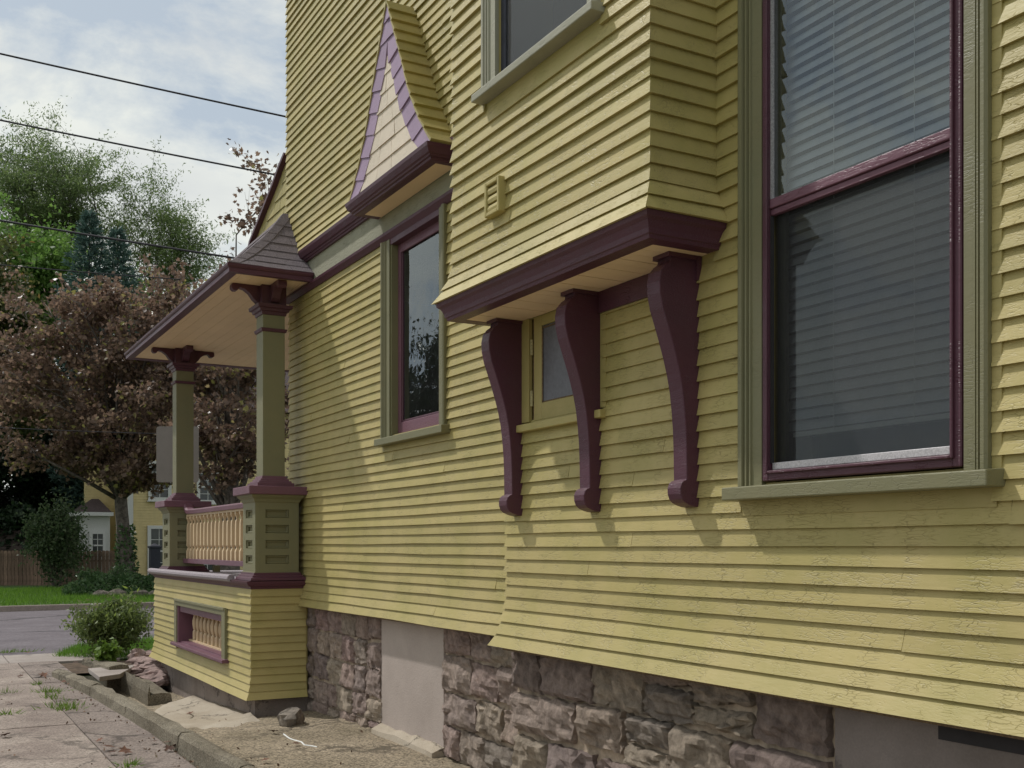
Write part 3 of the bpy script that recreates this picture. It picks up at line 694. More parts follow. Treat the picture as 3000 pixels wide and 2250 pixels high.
bb.loft(rings).build('bargeboard', 'purple', cheek)

# ---- bay
bay = MB(); bay.box(XB+0.002, XR, YB0+0.002, YB1-0.002, 3.10, 7.9)
BW = (4.26, 5.17, 4.225, 5.6)
baym = MB(); sheet_with_holes(baym, wallX(XB), YB0+0.002, YB1-0.002, 3.032, 7.9, -0.002, -0.05, [BW])
baym.box(XB+0.05, XR+0.02, YB0+0.002, YB0+0.05, 3.032, 7.9); baym.box(XB+0.05, XL, YB1-0.05, YB1-0.003, 3.032, 7.9); baym.box(XB+0.02, XR, YB0+0.02, YB1-0.02, 3.03, 3.05)
bayo = baym.build('bay', 'yellow_smooth', house)
flare_b = lambda z: 0.085*max(0.0, (3.34-z)/0.22)**1.6
zb0 = ZB+e1*27
siding(bayo, wallX(XB), YB0, YB1, zb0, zb0+e1*26, e1, [(4.16, 5.315, 4.155, 8)], off=flare_b, m0=-1, m1=1, joint=0.12)
siding(bayo, wallY(YB0), XB, XR-0.004, zb0, zb0+e1*17, e1, [], off=flare_b, m0=-1)
cprof = [(0.030, 3.014), (0.035, 3.030), (0.042, 3.034), (0.046, 3.056), (0.060, 3.085), (0.078, 3.098), (0.084, zb0), (-0.05, zb0+0.004), (-0.05, 3.015)]
sweep(MB(), cprof, [(XR-0.012, YB0), (XB, YB0), (XB, YB1), (XL-0.02, YB1)], side=-1).build('crown_moulding', 'purple', bayo)
yy = YB0-0.03
while yy < YB1+0.03:
    w = 0.088; y1 = min(yy+w, YB1+0.03)
    MB().box(XB-0.028, XR-0.001, yy+0.0018, y1-0.0018, 3.018+random.uniform(-.001, .001), 3.028).build('soffit_board', 'tan', bayo)
    yy = y1
MB().box(XR-0.030, XR-0.004, YB0+0.1, 4.70, 2.905, 3.016).build('wall_plate', 'purple', bayo)

# ---- window helpers
def casing_strip(parent, fr, u0, u1, z0, z1, inner, mat='olive', d=0.034, name='casing'):
    """upright casing with a beaded edge; inner=+1 when the opening lies towards larger u"""
    w = u1-u0
    pr = [(0, 0), (0, d), (0.10, d*1.25), (0.24, d*1.25), (0.27, d*0.75), (0.33, d*0.75), (0.35, d*1.1), (0.41, d*1.1), (0.43, d*0.7), (0.48, d*0.7), (0.50, d*0.95), (0.56, d*0.95), (0.58, d*0.7), (1.0, d*0.7), (1.0, 0)]
    pts = [((u0+w*a) if inner > 0 else (u1-w*a), b) for a, b in pr]
    return MB().prism(pts, lambda a, b, t: fr.p(a, b, t), z0, z1).build(name, mat, parent)
def rect_frame(parent, fr, u0, u1, z0, z1, w, q0, q1, mat, name, wz=None, bv=0.004):
    wz = wz or (w, w); mb = MB()
    def bx(a, b, c, d): mb.loft([[fr.p(a, q0, c), fr.p(b, q0, c), fr.p(b, q0, d), fr.p(a, q0, d)], [fr.p(a, q1, c), fr.p(b, q1, c), fr.p(b, q1, d), fr.p(a, q1, d)]])
    bx(u0, u0+w, z0, z1); bx(u1-w, u1, z0, z1); bx(u0+w, u1-w, z0, z0+wz[0]); bx(u0+w, u1-w, z1-wz[1], z1)
    return bevel(mb.build(name, mat, parent), bv, 1)
def plate(parent, fr, u0, u1, z0, z1, q0, q1, mat, name, bv=0.0):
    o = MB().loft([[fr.p(u0, q0, z0), fr.p(u1, q0, z0), fr.p(u1, q0, z1), fr.p(u0, q0, z1)], [fr.p(u0, q1, z0), fr.p(u1, q1, z0), fr.p(u1, q1, z1), fr.p(u0, q1, z1)]]).build(name, mat, parent)
    return bevel(o, bv, 2) if bv else o
def pane(parent, fr, u0, u1, z0, z1, q, mat='pane'):
    return MB().quad(fr.p(u0, q, z0), fr.p(u0, q, z1), fr.p(u1, q, z1), fr.p(u1, q, z0)).build('pane', mat, parent, fix=False)
def sill(parent, fr, u0, u1, z, h, q, mat='olive', slope=0.012):
    o = MB().loft([[fr.p(u0, -0.06, z), fr.p(u0, q, z), fr.p(u0, q, z+h-slope), fr.p(u0, -0.06, z+h)], [fr.p(u1, -0.06, z), fr.p(u1, q, z), fr.p(u1, q, z+h-slope), fr.p(u1, -0.06, z+h)]]).build('sill', mat, parent)
    return bevel(o, 0.005, 2)

# ---- large sash window with storm frame, right
fr = wallX(XR)
big = empty('window', (XR, 3.0, 1.9), None); adopt(big, house); big['label'] = 'large double-hung window with plum storm frame and drawn blinds'
casing_strip(big, fr, 3.47, 3.61, 1.94, 4.9, -1); casing_strip(big, fr, 2.362, 2.465, 1.94, 4.9, 1)
plate(big, fr, 2.362, 3.61, 4.78, 4.95, 0, 0.04, 'olive', 'casing')
plate(big, fr, 2.325, 2.362, 1.94, 4.9, 0.001, 0.014, 'yellow_smooth', 'casing')
sill(big, fr, 2.315, 3.635, 1.878, 0.068, 0.105)
plate(big, fr, 2.345, 3.62, 1.812, 1.878, 0.0, 0.012, 'yellow', 'apron_board')
sf = rect_frame(big, fr, 2.472, 3.463, 1.955, 4.76, 0.036, -0.012, 0.028, 'purple', 'storm_frame', wz=(0.045, 0.05))
rect_frame(big, fr, 2.500, 3.435, 1.985, 4.73, 0.012, 0.028, 0.040, 'purple', 'storm_frame', wz=(0.012, 0.02), bv=0.003)
plate(big, fr, 2.508, 3.427, 3.105, 3.145, -0.006, 0.022, 'mauve', 'meeting_rail', 0.004)
plate(big, fr, 2.508, 3.427, 3.078, 3.103, -0.012, 0.012, 'mauve', 'meeting_rail', 0.003)
plate(big, fr, 2.515, 3.42, 2.002, 2.032, -0.004, 0.010, 'alu', 'bottom_rail', 0.002)
for z0, z1 in ((3.147, 4.72), (2.03, 3.075)):
    for u in (2.508, 3.4225): plate(big, fr, u, u+0.0045, z0, z1, -0.004, 0.015, 'alu' if z0 > 3 else 'dark', 'glazing_bead')
pane(big, fr, 2.508, 3.427, 3.14, 4.73, -0.004, 'pane_sky')
MB().quad(fr.p(2.508, -0.012, 2.03), fr.p(3.427, -0.012, 2.03), fr.p(3.427, -0.012, 3.09), fr.p(2.508, -0.012, 3.09)).build('insect_screen', 'screen', big)
pane(big, fr, 2.49, 3.45, 2.0, 3.12, -0.045)
rect_frame(big, fr, 2.49, 3.45, 1.96, 3.14, 0.045, -0.075, -0.048, 'olive', 'sash', wz=(0.05, 0.04))
rect_frame(big, fr, 2.49, 3.45, 3.10, 4.74, 0.045, -0.055, -0.025, 'olive', 'sash', wz=(0.04, 0.04))
blind = empty('window_blind', (3.33, 3.0, 2.1), 'grey slatted blind hanging behind the large plum-framed window', 'blind')
nsl = 0; z = 2.19
while z < 4.7:
    t_ = R(59); hw = 0.0255; xc = 3.302
    dx, dz = hw*math.cos(t_), hw*math.sin(t_)
    mb = MB(); rings = []
    for f in (0, 1):
        y = 2.515+f*0.932
        rings.append([(xc-dx, y, z-dz), (xc-0.002, y, z+0.003), (xc+dx, y, z+dz), (xc, y, z)])
    mb.loft(rings).build('slat', 'blind', blind); nsl += 1; z += 0.047
MB().box(3.30, 3.345, 2.525, 3.41, 2.145, 2.165).build('bottom_bar', 'white', blind)
for y in (2.76, 3.16): MB().box(3.280, 3.282, y, y+0.0025, 2.15, 4.7).build('cord', 'white', blind)
MB().box(3.29, 3.35, 2.55, 3.37, 4.70, 4.75).build('head_rail', 'white', blind)
MB().box(3.36, 3.40, 3.36, 3.80, 1.9, 4.8).build('jamb', 'room', big); MB().box(3.36, 3.40, 2.1, 2.56, 1.9, 4.8).build('jamb', 'room', big)

# ---- window of the bay
fr = wallX(XB)
bw = empty('window', (XB, 4.7, 4.2)); adopt(bw, house); bw['label'] = 'upper bay window with olive casing and sill'
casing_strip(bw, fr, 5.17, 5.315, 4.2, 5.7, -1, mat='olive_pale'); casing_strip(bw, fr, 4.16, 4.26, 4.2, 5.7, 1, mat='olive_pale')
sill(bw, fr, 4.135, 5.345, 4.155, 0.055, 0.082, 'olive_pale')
rect_frame(bw, fr, 4.26, 5.17, 4.21, 5.65, 0.05, -0.04, -0.012, 'slate', 'sash')
pane(bw, fr, 4.3, 5.13, 4.25, 5.6, -0.026)
MB().quad(fr.p(4.3, -0.018, 4.25), fr.p(5.13, -0.018, 4.25), fr.p(5.13, -0.018, 5.6), fr.p(4.3, -0.018, 5.6)).build('insect_screen', 'screen', bw)
plate(bw, fr, 4.255, 5.175, 4.2, 5.7, -0.36, -0.35, 'dark', 'curtain')

# ---- tall fixed window in the main wall
fr = wallX(XL)
w1 = empty('window', (XL, 8.0, 2.6)); adopt(w1, house); w1['label'] = 'tall narrow window with plum sash beneath the frieze'
casing_strip(w1, fr, 8.42, 8.585, 2.6, 4.272, -1, d=0.036); casing_strip(w1, fr, 7.335, 7.45, 2.6, 4.272, 1, d=0.036)
plate(w1, fr, 7.45, 8.42, 4.225, 4.272, -0.09, 0.018, 'purple', 'head_board')
plate(w1, fr, 8.40, 8.42, 2.62, 4.27, -0.10, 0.01, 'olive', 'jamb'); plate(w1, fr, 7.45, 7.47, 2.62, 4.27, -0.10, 0.01, 'olive', 'jamb')
sill(w1, fr, 7.285, 8.62, 2.535, 0.07, 0.085)
rect_frame(w1, fr, 7.47, 8.40, 2.60, 4.25, 0.055, -0.085, -0.045, 'mauve', 'sash', wz=(0.12, 0.10))
rect_frame(w1, fr, 7.525, 8.345, 2.72, 4.17, 0.02, -0.075, -0.055, 'purple', 'glazing_bead')
pane(w1, fr, 7.53, 8.34, 2.72, 4.18, -0.066)

# ---- little hinged window between the brackets
fr = wallX(XR)
sw = empty('window', (XR, 5.1, 2.4)); adopt(sw, house); sw['label'] = 'small hinged window under the bay with frosted pane'
plate(sw, fr, 5.455, 5.565, 2.41, 3.016, -0.01, 0.012, 'yellow_smooth', 'casing'); plate(sw, fr, 4.66, 4.74, 2.41, 3.016, -0.01, 0.012, 'yellow_smooth', 'casing')
sill(sw, fr, 4.66, 5.585, 2.352, 0.055, 0.05, 'yellow_smooth')
plate(sw, fr, 5.42, 5.455, 2.41, 3.016, -0.04, -0.016, 'rust', 'jamb')
for z in (2.50, 2.80): MB().tube([(XR-0.004, 5.435, z), (XR-0.004, 5.435, z+0.09)], 0.009, 8).build('hinge', 'hinge', sw)
rect_frame(sw, fr, 4.74, 5.42, 2.41, 3.016, 0.085, -0.03, 0.0, 'yellow_smooth', 'sash', wz=(0.10, 0.06))
rect_frame(sw, fr, 4.822, 5.338, 2.508, 2.948, 0.010, -0.012, -0.004, 'rust', 'putty')
plate(sw, fr, 4.82, 5.34, 2.50, 2.955, -0.03, -0.012, 'pane_frost', 'pane')

# ---- three scroll brackets under the bay
prof = [(0.0, 2.962), (0.165, 2.962), (0.172, 2.93), (0.195, 2.915), (0.222, 2.885), (0.232, 2.84), (0.229, 2.79), (0.214, 2.73), (0.190, 2.67), (0.163, 2.60), (0.138, 2.53), (0.117, 2.46), (0.101, 2.39), (0.090, 2.31), (0.082, 2.22), (0.078, 2.12), (0.076, 1.985),
        (0.090, 1.982), (0.105, 1.970), (0.113, 1.948), (0.112, 1.920), (0.102, 1.895), (0.085, 1.880), (0.055, 1.868), (0.03, 1.862), (0.0, 1.86)]
prof = [(a, b if b < 2.3 else 2.3+(b-2.3)*1.077) for a, b in prof]
for y in (3.906, 4.71, 5.54):
    o = MB().prism(prof, lambda a, b, t: (XR-0.002-a, t, b), y, y+0.098).build('bracket', 'purple', house); bevel(o, 0.004, 2)
    MB().box(XR-0.19, XR, y-0.012, y+0.11, 2.998, 3.0175).build('bracket_cap', 'purple', o)

# ---- dryer vent cover on the bay
fr = wallX(XB-0.012)
vt = empty('vent_cover', (XB, 5.15, 3.5)); adopt(vt, house)
rect_frame(vt, fr, 5.075, 5.241, 3.488, 3.678, 0.022, -0.01, 0.042, 'yellow_smooth', 'frame')
plate(vt, fr, 5.09, 5.23, 3.5, 3.67, -0.005, 0.004, 'dark', 'backing')
for k in range(3):
    z = 3.51+k*0.049; pr = [(0.012, z+0.049), (0.030, z+0.036), (0.036, z+0.018), (0.032, z), (0.012, z)]
    MB().prism(pr, lambda a, b, t: fr.p(t, a, b), 5.098, 5.218).build('louvre', 'yellow_smooth', vt)

# ---- little flared gable over the frieze
XG = 3.32; YG = 7.885; ZG = 4.655
edge = [(v.y, v.z) for v in (onX(p[0], p[1], XG) for p in ((1137.7, 4), (1154, 73), (1182.5, 183), (1201, 264.5), (1231, 346), (1266, 413)))]
edge = [(abs(YG-y), z) for y, z in edge]; edge[0] = (0.0, max(edge[0][1], 5.95)); ZG = edge[-1][1]
def halfw(z):
    for (wa, za), (wb, zb) in zip(edge, edge[1:]):
        if zb <= z <= za: return wb+(wa-wb)*(z-zb)/(za-zb)
    return edge[-1][0] if z < edge[-1][1] else 0.0
ZT = edge[0][1]
ol = [(YG-w, z) for w, z in edge]+[(YG+w, z) for w, z in reversed(edge[1:])]
gable = MB().loft([[(XG+0.004, y, z) for y, z in ol], [(XU, y, z) for y, z in ol]]).build('gable', 'yellow_smooth', house)
nrow = 6; BWD = 0.19
for sgn in (-1, 1):                                                    # lilac border shingles following each slope
    n = 9
    for i in range(n):
        za = ZG+(ZT-ZG)*(i/n); zc = ZG+(ZT-ZG)*((i+1)/n); wa, wc = halfw(za), halfw(zc)
        ia, ic = max(0, wa-BWD), max(0, wc-BWD); sk = 0.05
        p = [(XG, YG+sgn*wa, za), (XG, YG+sgn*ia, max(ZG, za-sk if ia > 0.0 else za)), (XG, YG+sgn*ic, zc-(sk if ic > 0 else 0)), (XG, YG+sgn*wc, zc)]
        if sgn > 0: p = [p[1], p[0], p[3], p[2]]
        shingle(gable, *p, (-1, 0, 0), 'lilac', low=0.016, high=0.006, jit=0)
zr = [ZG+0.135*i for i in range(8)]
for i in range(7):
    za, zc = zr[i], zr[i+1]; wa, wc = halfw(za)-BWD, halfw(zc)-BWD
    if wc < 0.01: wc = 0.005
    if wa < 0.03: break
    cuts = [-1, random.uniform(-.4, -.1), random.uniform(.15, .5), 1] if wa > 0.25 else [-1, random.uniform(-.2, .3), 1]
    for a, b in zip(cuts, cuts[1:]):
        shingle(gable, (XG, YG+a*wa+.003, za), (XG, YG+b*wa-.003, za), (XG, YG+b*wc-.003, zc), (XG, YG+a*wc+.003, zc), (-1, 0, 0), 'ivory', low=0.010, high=0.002, jit=0)
for sgn in (-1, 1):                                                    # roof slopes of the gable
    n = 13
    for i in range(n):
        za = ZG+(ZT-ZG)*(i/n)**0.92; zc = ZG+(ZT-ZG)*((i+1)/n)**0.92; wa, wc = halfw(za), halfw(zc)
        nn = Vector((0, sgn*(zc-za), (wa-wc)))
        p = [(XG-0.02, YG+sgn*(wa+.006), za), (XU-0.004, YG+sgn*(wa+.006), za), (XU-0.004, YG+sgn*wc, zc), (XG-0.02, YG+sgn*wc, zc)]
        shingle(gable, *p, nn, 'yellow', low=0.020, high=0.006)
gp = [(q, ZG+z*.76) for q, z in [(0.0, -0.155), (0.012, -0.150), (0.016, -0.13), (0.030, -0.125), (0.034, -0.11), (0.048, -0.10), (0.066, -0.05), (0.070, -0.015), (0.052, -0.005), (-0.06, -0.004), (-0.06, -0.15)]]
w0 = edge[-1][0]
sweep(MB(), gp, [(XL-0.03, YG-w0+0.05), (XG+0.02, YG-w0+0.05), (XG+0.02, YG+w0-0.05), (XL-0.03, YG+w0-0.05)], side=-1).build('crown_moulding', 'purple', gable)
MB().box(XG+0.045, XL-0.025, YG-w0+0.06, YG+w0-0.06, ZG-0.114, ZG-0.08).build('soffit', 'tan', gable)

# ---- foundation: split fieldstone, blocked-up cellar openings
XFL, XFR = 3.645, 3.262
fl = MB().box(XFL+0.003, XFL+0.3, YC-0.2, YH+0.3, -0.3, 0.98).build('foundation', 'mortar', house)
fl['label'] = 'stone foundation below the main wall with a grey blocked-up opening'
frl = wallX(XFL)
P0, P1 = 7.53, 8.74
random.seed(21)
rows = [(0.84, 1.10), (0.59, 0.84), (0.34, 0.59), (0.12, 0.34), (-0.06, 0.12)]
stone_rows(fl, frl, P1+0.03, 10.75, rows, 0.26, 0.46, 0.046)
stone_rows(fl, frl, YC+0.05, P0-0.02, [(0.84, 1.10), (0.56, 0.84), (0.30, 0.56), (0.05, 0.30), (-0.10, 0.05)], 0.32, 0.54, 0.056)
MB().box(XFL-0.016, XFL+0.03, P0-0.01, P1+0.03, 0.10, 1.08).build('stucco_panel', 'stucco', fl)
ledge = MB(); rings = []
for i in range(9):
    y = P0-0.02+(P1-P0+0.05)*i/8; j = lambda: random.gauss(0, .008)
    rings.append([(XFL-0.13+j(), y, -0.05), (XFL-0.10+j(), y, 0.09+j()), (XFL-0.03+j(), y, 0.125+j()), (XFL+0.05, y, 0.14), (XFL+0.05, y, -0.05)])
ledge.loft(rings).build('sill_stone', 'patch', fl)
fo = MB().box(XFR+0.004, XFR+0.3, -2.6, YC-0.005, -0.3, 1.10).build('foundation', 'mortar', house)
fo['label'] = 'stone foundation below the projecting wall'
frr = wallX(XFR)
Q1 = 3.12
stone_rows(fo, frr, Q1+0.02, YC, [(0.82, 1.10), (0.55, 0.82), (0.28, 0.55), (0.02, 0.28), (-0.14, 0.02)], 0.38, 0.64, 0.060)
stone_rows(fo, frr, -2.4, 1.7, [(0.82, 1.10), (0.55, 0.82), (0.28, 0.55), (0.02, 0.28), (-0.14, 0.02)], 0.38, 0.64, 0.060)
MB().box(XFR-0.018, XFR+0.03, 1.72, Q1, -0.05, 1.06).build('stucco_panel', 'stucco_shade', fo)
plate(fo, frr, 2.0, 2.62, 0.985, 1.05, 0.019, 0.024, 'dark', 'vent_slot')
MB().box(XR-0.05, XFR+0.3, -2.6, YC-0.02, 1.052, 1.069).build('skirt_underside', 'rust', house)
MB().box(XL-0.045, XL+0.3, YC+0.02, 10.7, 1.056, 1.069).build('skirt_underside', 'rust', house)

# ================================================================== PORCH
random.seed(5)
porch = empty('porch', (3.28, 13.0, 0), 'yellow and olive front porch with square columns and hipped shingle roof', 'porch')
PX, PY0, PY1 = 3.02, 10.68, 15.47
PZ = 1.252; ep = (PZ-0.142)/14
VW = (11.70, 13.93, 0.47, 0.93)                  # slatted opening
low = MB(); sheet_with_holes(low, wallX(PX), PY0+.002, PY1, 0.14, 1.33, -0.002, -0.06, [VW])
low.box(PX+.06, XL+0.02, PY0+.002, PY0+.06, 0.14, 1.33)
low.box(PX+0.06, 7.6, PY1-.06, PY1, 0.14, 1.33)
skirt = low.build('porch_skirt', 'yellow_smooth', porch)
flare_p = lambda z: 0.055*max(0.0, (0.40-z)/0.26)**1.7
siding(skirt, wallX(PX), PY0, PY1, 0.142, PZ, ep, [(11.60, 14.03, 0.425, 0.975)], off=flare_p, m0=-1, m1=1, joint=0.1, mat='yellow_smooth')
siding(skirt, wallY(PY0), PX, XL, 0.142, PZ, ep, [], off=flare_p, m0=-1, mat='yellow_smooth')
st = MB().box(PX+0.05, XL+0.1, PY0+0.06, PY1-0.05, -0.6, 0.16).build('stucco_base', 'stucco_dark', porch)
# slatted opening in the skirt
op = empty('slatted_opening', (PX, 12.8, 0.45)); adopt(op, porch)
frp = wallX(PX)
plate(op, frp, 11.56, 11.70, 0.44, 1.0, -0.01, 0.045, 'olive', 'casing', .004); plate(op, frp, 13.93, 14.06, 0.44, 1.0, -0.01, 0.045, 'olive', 'casing', .004)
plate(op, frp, 11.70, 13.93, 0.93, 1.0, -0.01, 0.044, 'olive', 'casing', .004); plate(op, frp, 11.58, 14.04, 0.985, 1.015, -0.01, 0.055, 'olive', 'casing', .004)
plate(op, frp, 11.70, 13.93, 0.855, 0.93, -0.02, 0.012, 'mauve', 'lining')
plate(op, frp, 13.88, 13.93, 0.47, 0.93, -0.16, 0.03, 'mauve', 'lining'); plate(op, frp, 11.70, 11.75, 0.47, 0.93, -0.16, 0.0, 'mauve', 'lining')
sill(op, frp, 11.52, 14.10, 0.425, 0.048, 0.085, 'mauve')
plate(op, frp, 11.75, 13.88, 0.465, 0.485, -0.20, -0.0, 'mauve', 'lining'); plate(op, frp, 11.75, 13.88, 0.485, 0.505, -0.17, -0.10, 'cream', 'rail')
plate(op, frp, 11.6, 14.0, 0.40, 1.0, -0.40, -0.38, 'tan', 'backing')
bpf = [(0.030, 0.0), (0.030, 0.10), (0.018, 0.125), (0.024, 0.14), (0.034, 0.19), (0.034, 0.24), (0.022, 0.29), (0.018, 0.30), (0.030, 0.32), (0.030, 0.40)]
y = 11.86
while y < 13.88:
    MB().lathe(bpf, (PX+0.14, y, 0.505), 8, 0.39).build('baluster', 'cream', op, smooth=False); y += 0.185
# water-table moulding and deck nosing
wprof = [(0.0, PZ-0.004), (0.012, PZ-0.004), (0.020, PZ+0.02), (0.045, PZ+0.028), (0.060, PZ+0.055), (0.066, PZ+0.075), (-0.05, PZ+0.078), (-0.05, PZ)]
sweep(MB(), wprof, [(XL+0.02, PY0), (PX, PY0), (PX, PY1+0.02)], side=-1).build('skirt_moulding', 'purple', porch)
MB().box(PX-0.03, 7.6, PY0+0.6, PY1+0.05, 1.31, 1.332).build('deck', 'deck', porch)
MB().box(PX-0.02, XL, PY0, PY0+0.6, 1.325, 1.336).build('deck', 'purple', porch)
MB().tube([(PX-0.055, 11.26, 1.343), (PX-0.055, 13.2, 1.338), (PX-0.055, PY1+0.06, 1.336)], 0.040, 10).build('deck_nosing', 'deck', porch)
# pedestals with sunk panels, columns
def panelled(parent, fr, u0, u1, z0, z1):
    mb = MB(); n = 4; w = u1-u0; a, b = u0+w*0.23, u1-w*0.23; tot = z1-z0; H = []
    for i in range(n):
        c = z0+tot*(0.115+i*0.215); H.append((a, b, c, c+tot*0.115))
    return H
def pedestal(cx, cy):
    p = empty('pedestal', (cx, cy, 1.33)); adopt(p, porch)
    h = 0.225
    core = MB().box(cx-h+0.035, cx+h-0.035, cy-h+0.035, cy+h-0.035, 1.33, 2.19).build('core', 'olive', p)
    for fr_, u in ((wallX(cx-h), cy), (wallY(cy-h), cx), (Frame((cx+h, 0, 0), (0, 1, 0), (1, 0, 0)), cy), (Frame((0, cy+h, 0), (1, 0, 0), (0, 1, 0)), cx)):
        H = panelled(p, fr_, u-h, u+h, 1.42, 2.14)
        mb = MB(); xx = 0.0 if abs(fr_.n.x) > .5 else 0.0355
        sheet_with_holes(mb, fr_, u-h+xx, u+h-xx, 1.40, 2.16, 0.0, -0.0355, H); mb.build('panel_frame', 'olive', p)
        for a, b, c, d in H: rect_frame(p, fr_, a, b, c, d, 0.018, -0.034, -0.014, 'olive', 'panel_bead', bv=0.006)
    bevel(stack(MB(), cx, cy, [(h+0.01, 1.355), (h+0.01, 1.42)]).build('plinth', 'olive', p), .003)
    sw_ = MB(); sweep(sw_, [(0.0, 1.415), (0.018, 1.41), (0.020, 1.392), (0.036, 1.386), (0.040, 1.368), (0.058, 1.36), (0.064, 1.335), (-0.05, 1.335), (-0.05, 1.415)], square(cx, cy, h), closed=True); sw_.build('base_moulding', 'purple', p)
    cm = MB(); sweep(cm, [(-0.05, 2.12), (0.0, 2.12), (0.010, 2.13), (0.018, 2.155), (0.045, 2.18), (0.052, 2.20), (-0.05, 2.20)], square(cx, cy, h), closed=True); cm.build('neck_moulding', 'olive', p)
    bevel(stack(MB(), cx, cy, [(h+0.085, 2.201), (h+0.085, 2.285)]).build('cap', 'mauve', p), .008)
    return p
def scroll_bracket(parent, cx, cy, dx, dy, z=4.346):
    L_ = 0.40; o2 = [(0.10, 0.0), (L_, 0.0), (L_+.012, -0.02), (L_+0.012, -0.055), (L_-0.01, -0.075), (L_-0.045, -0.072), (L_-0.06, -0.05), (L_-0.075, -0.04), (L_-0.12, -0.05), (L_-0.17, -0.085), (L_-0.21, -0.14), (L_-0.25, -0.175), (L_-0.29, -0.182), (0.10, -0.165)]
    hw = 0.045
    f = lambda a, b, t: (cx+dx*a-dy*t, cy+dy*a+dx*t, z+b)
    return bevel(MB().prism(o2, f, -hw, hw).build('bracket', 'purple', parent), .004)
def column(cx, cy):
    c = empty('column', (cx, cy, 2.285)); adopt(c, porch)
    h = 0.115
    bevel(stack(MB(), cx, cy, [(h, 2.37), (h, 4.20)]).build('shaft', 'olive', c), .004)
    stack(MB(), cx, cy, [(h+0.075, 2.285), (h+0.075, 2.325), (h+0.055, 2.327), (h+0.052, 2.345), (h+0.034, 2.348), (h+0.03, 2.368), (h+0.014, 2.372), (h+0.008, 2.398), (h-0.01, 2.40)]).build('base', 'mauve', c)
    stack(MB(), cx, cy, [(h-0.01, 3.868), (h+0.012, 3.875), (h+0.022, 3.905), (h-0.01, 3.907)]).build('neck_ring', 'purple', c)
    stack(MB(), cx, cy, [(h-0.01, 4.04), (h+0.010, 4.045), (h+0.016, 4.075), (h+0.034, 4.08), (h+0.040, 4.105), (h+0.062, 4.112), (h+0.066, 4.145), (h+0.012, 4.15), (h+0.012, 4.344), (h-0.02, 4.346)]).build('capital', 'purple', c)
    for dx, dy in ((-1, 0), (1, 0), (0, 1), (0, -1)):
        if dx == 1 and cy < 12: continue
        scroll_bracket(c, cx, cy, dx, dy)
    return c
for cy in (10.90, 14.93): pedestal(3.28, cy); column(3.28, cy)
# railing between the pedestals
rail = empty('railing', (3.28, 13, 1.45)); adopt(rail, porch)
yA, yB = 11.12, 14.72
rp = [(yA, 2.135), (13.9, 2.135), (14.45, 2.140), (14.56, 2.165), (14.64, 2.235), (yB, 2.245)]
mb = MB(); mb.loft([[(3.28-.062, y, z-.035), (3.28-.066, y, z+.01), (3.28-.04, y, z+.028), (3.28+.04, y, z+.028), (3.28+.066, y, z+.01), (3.28+.062, y, z-.035)] for y, z in rp]); mb.build('top_rail', 'mauve', rail)
bevel(MB().box(3.28-.05, 3.28+.05, yA, yB, 1.455, 1.515).build('bottom_rail', 'mauve', rail), .004)
MB().box(3.28-.03, 3.28+.03, yA, 14.6, 2.072, 2.099).build('sub_rail', 'cream', rail)
bp2 = [(0.040, 0), (0.040, 0.105), (0.020, 0.140), (0.020, 0.150), (0.036, 0.175), (0.034, 0.40), (0.030, 0.45), (0.016, 0.475), (0.022, 0.50), (0.034, 0.52), (0.040, 0.525), (0.040, 0.556)]
bme = None; y = yA+0.12
while y < yB-0.05:
    if bme is None:
        b_ = MB().lathe(bp2, (0, 0, 0), 4).build('baluster', 'cream'); b_.location = (3.28, y, 1.515); bme = b_.data
    else:
        b_ = link('baluster', bme); b_.location = (3.28, y, 1.515)
    adopt(b_, rail); y += 0.186
MB().box(3.62, 3.70, 14.6, 14.7, 1.33, 1.42).build('foot_block', 'olive', rail)
# far side railing of the front, glimpsed through
fr2 = empty('railing', (5, 15.0, 1.45)); adopt(fr2, porch)
MB().box(3.5, 7.4, 14.88, 14.98, 2.12, 2.19).build('top_rail', 'purple', fr2); MB().box(3.5, 7.4, 14.9, 14.96, 1.46, 1.51).build('bottom_rail', 'deck', fr2)

# roof: flared hip with shingle courses
EX, EY0, EY1, EZ = 2.71, 10.36, 15.95, 4.408
roof = empty('roof', (EX, 13, EZ)); adopt(roof, porch)
hr = lambda d: 0.66*d+0.46*d*d
D_ = 0.76
core = MB(); nd_ = 8; rings = []
for i in range(nd_+1):
    d = D_*i/nd_; rings.append([(EX+d, EY0+d, EZ+hr(d)-.006), (9.0, EY0+d, EZ+hr(d)-.006), (9.0, EY1-d, EZ+hr(d)-.006), (EX+d, EY1-d, EZ+hr(d)-.006)])
core.loft(rings).build('roof_core', 'shingle', roof)
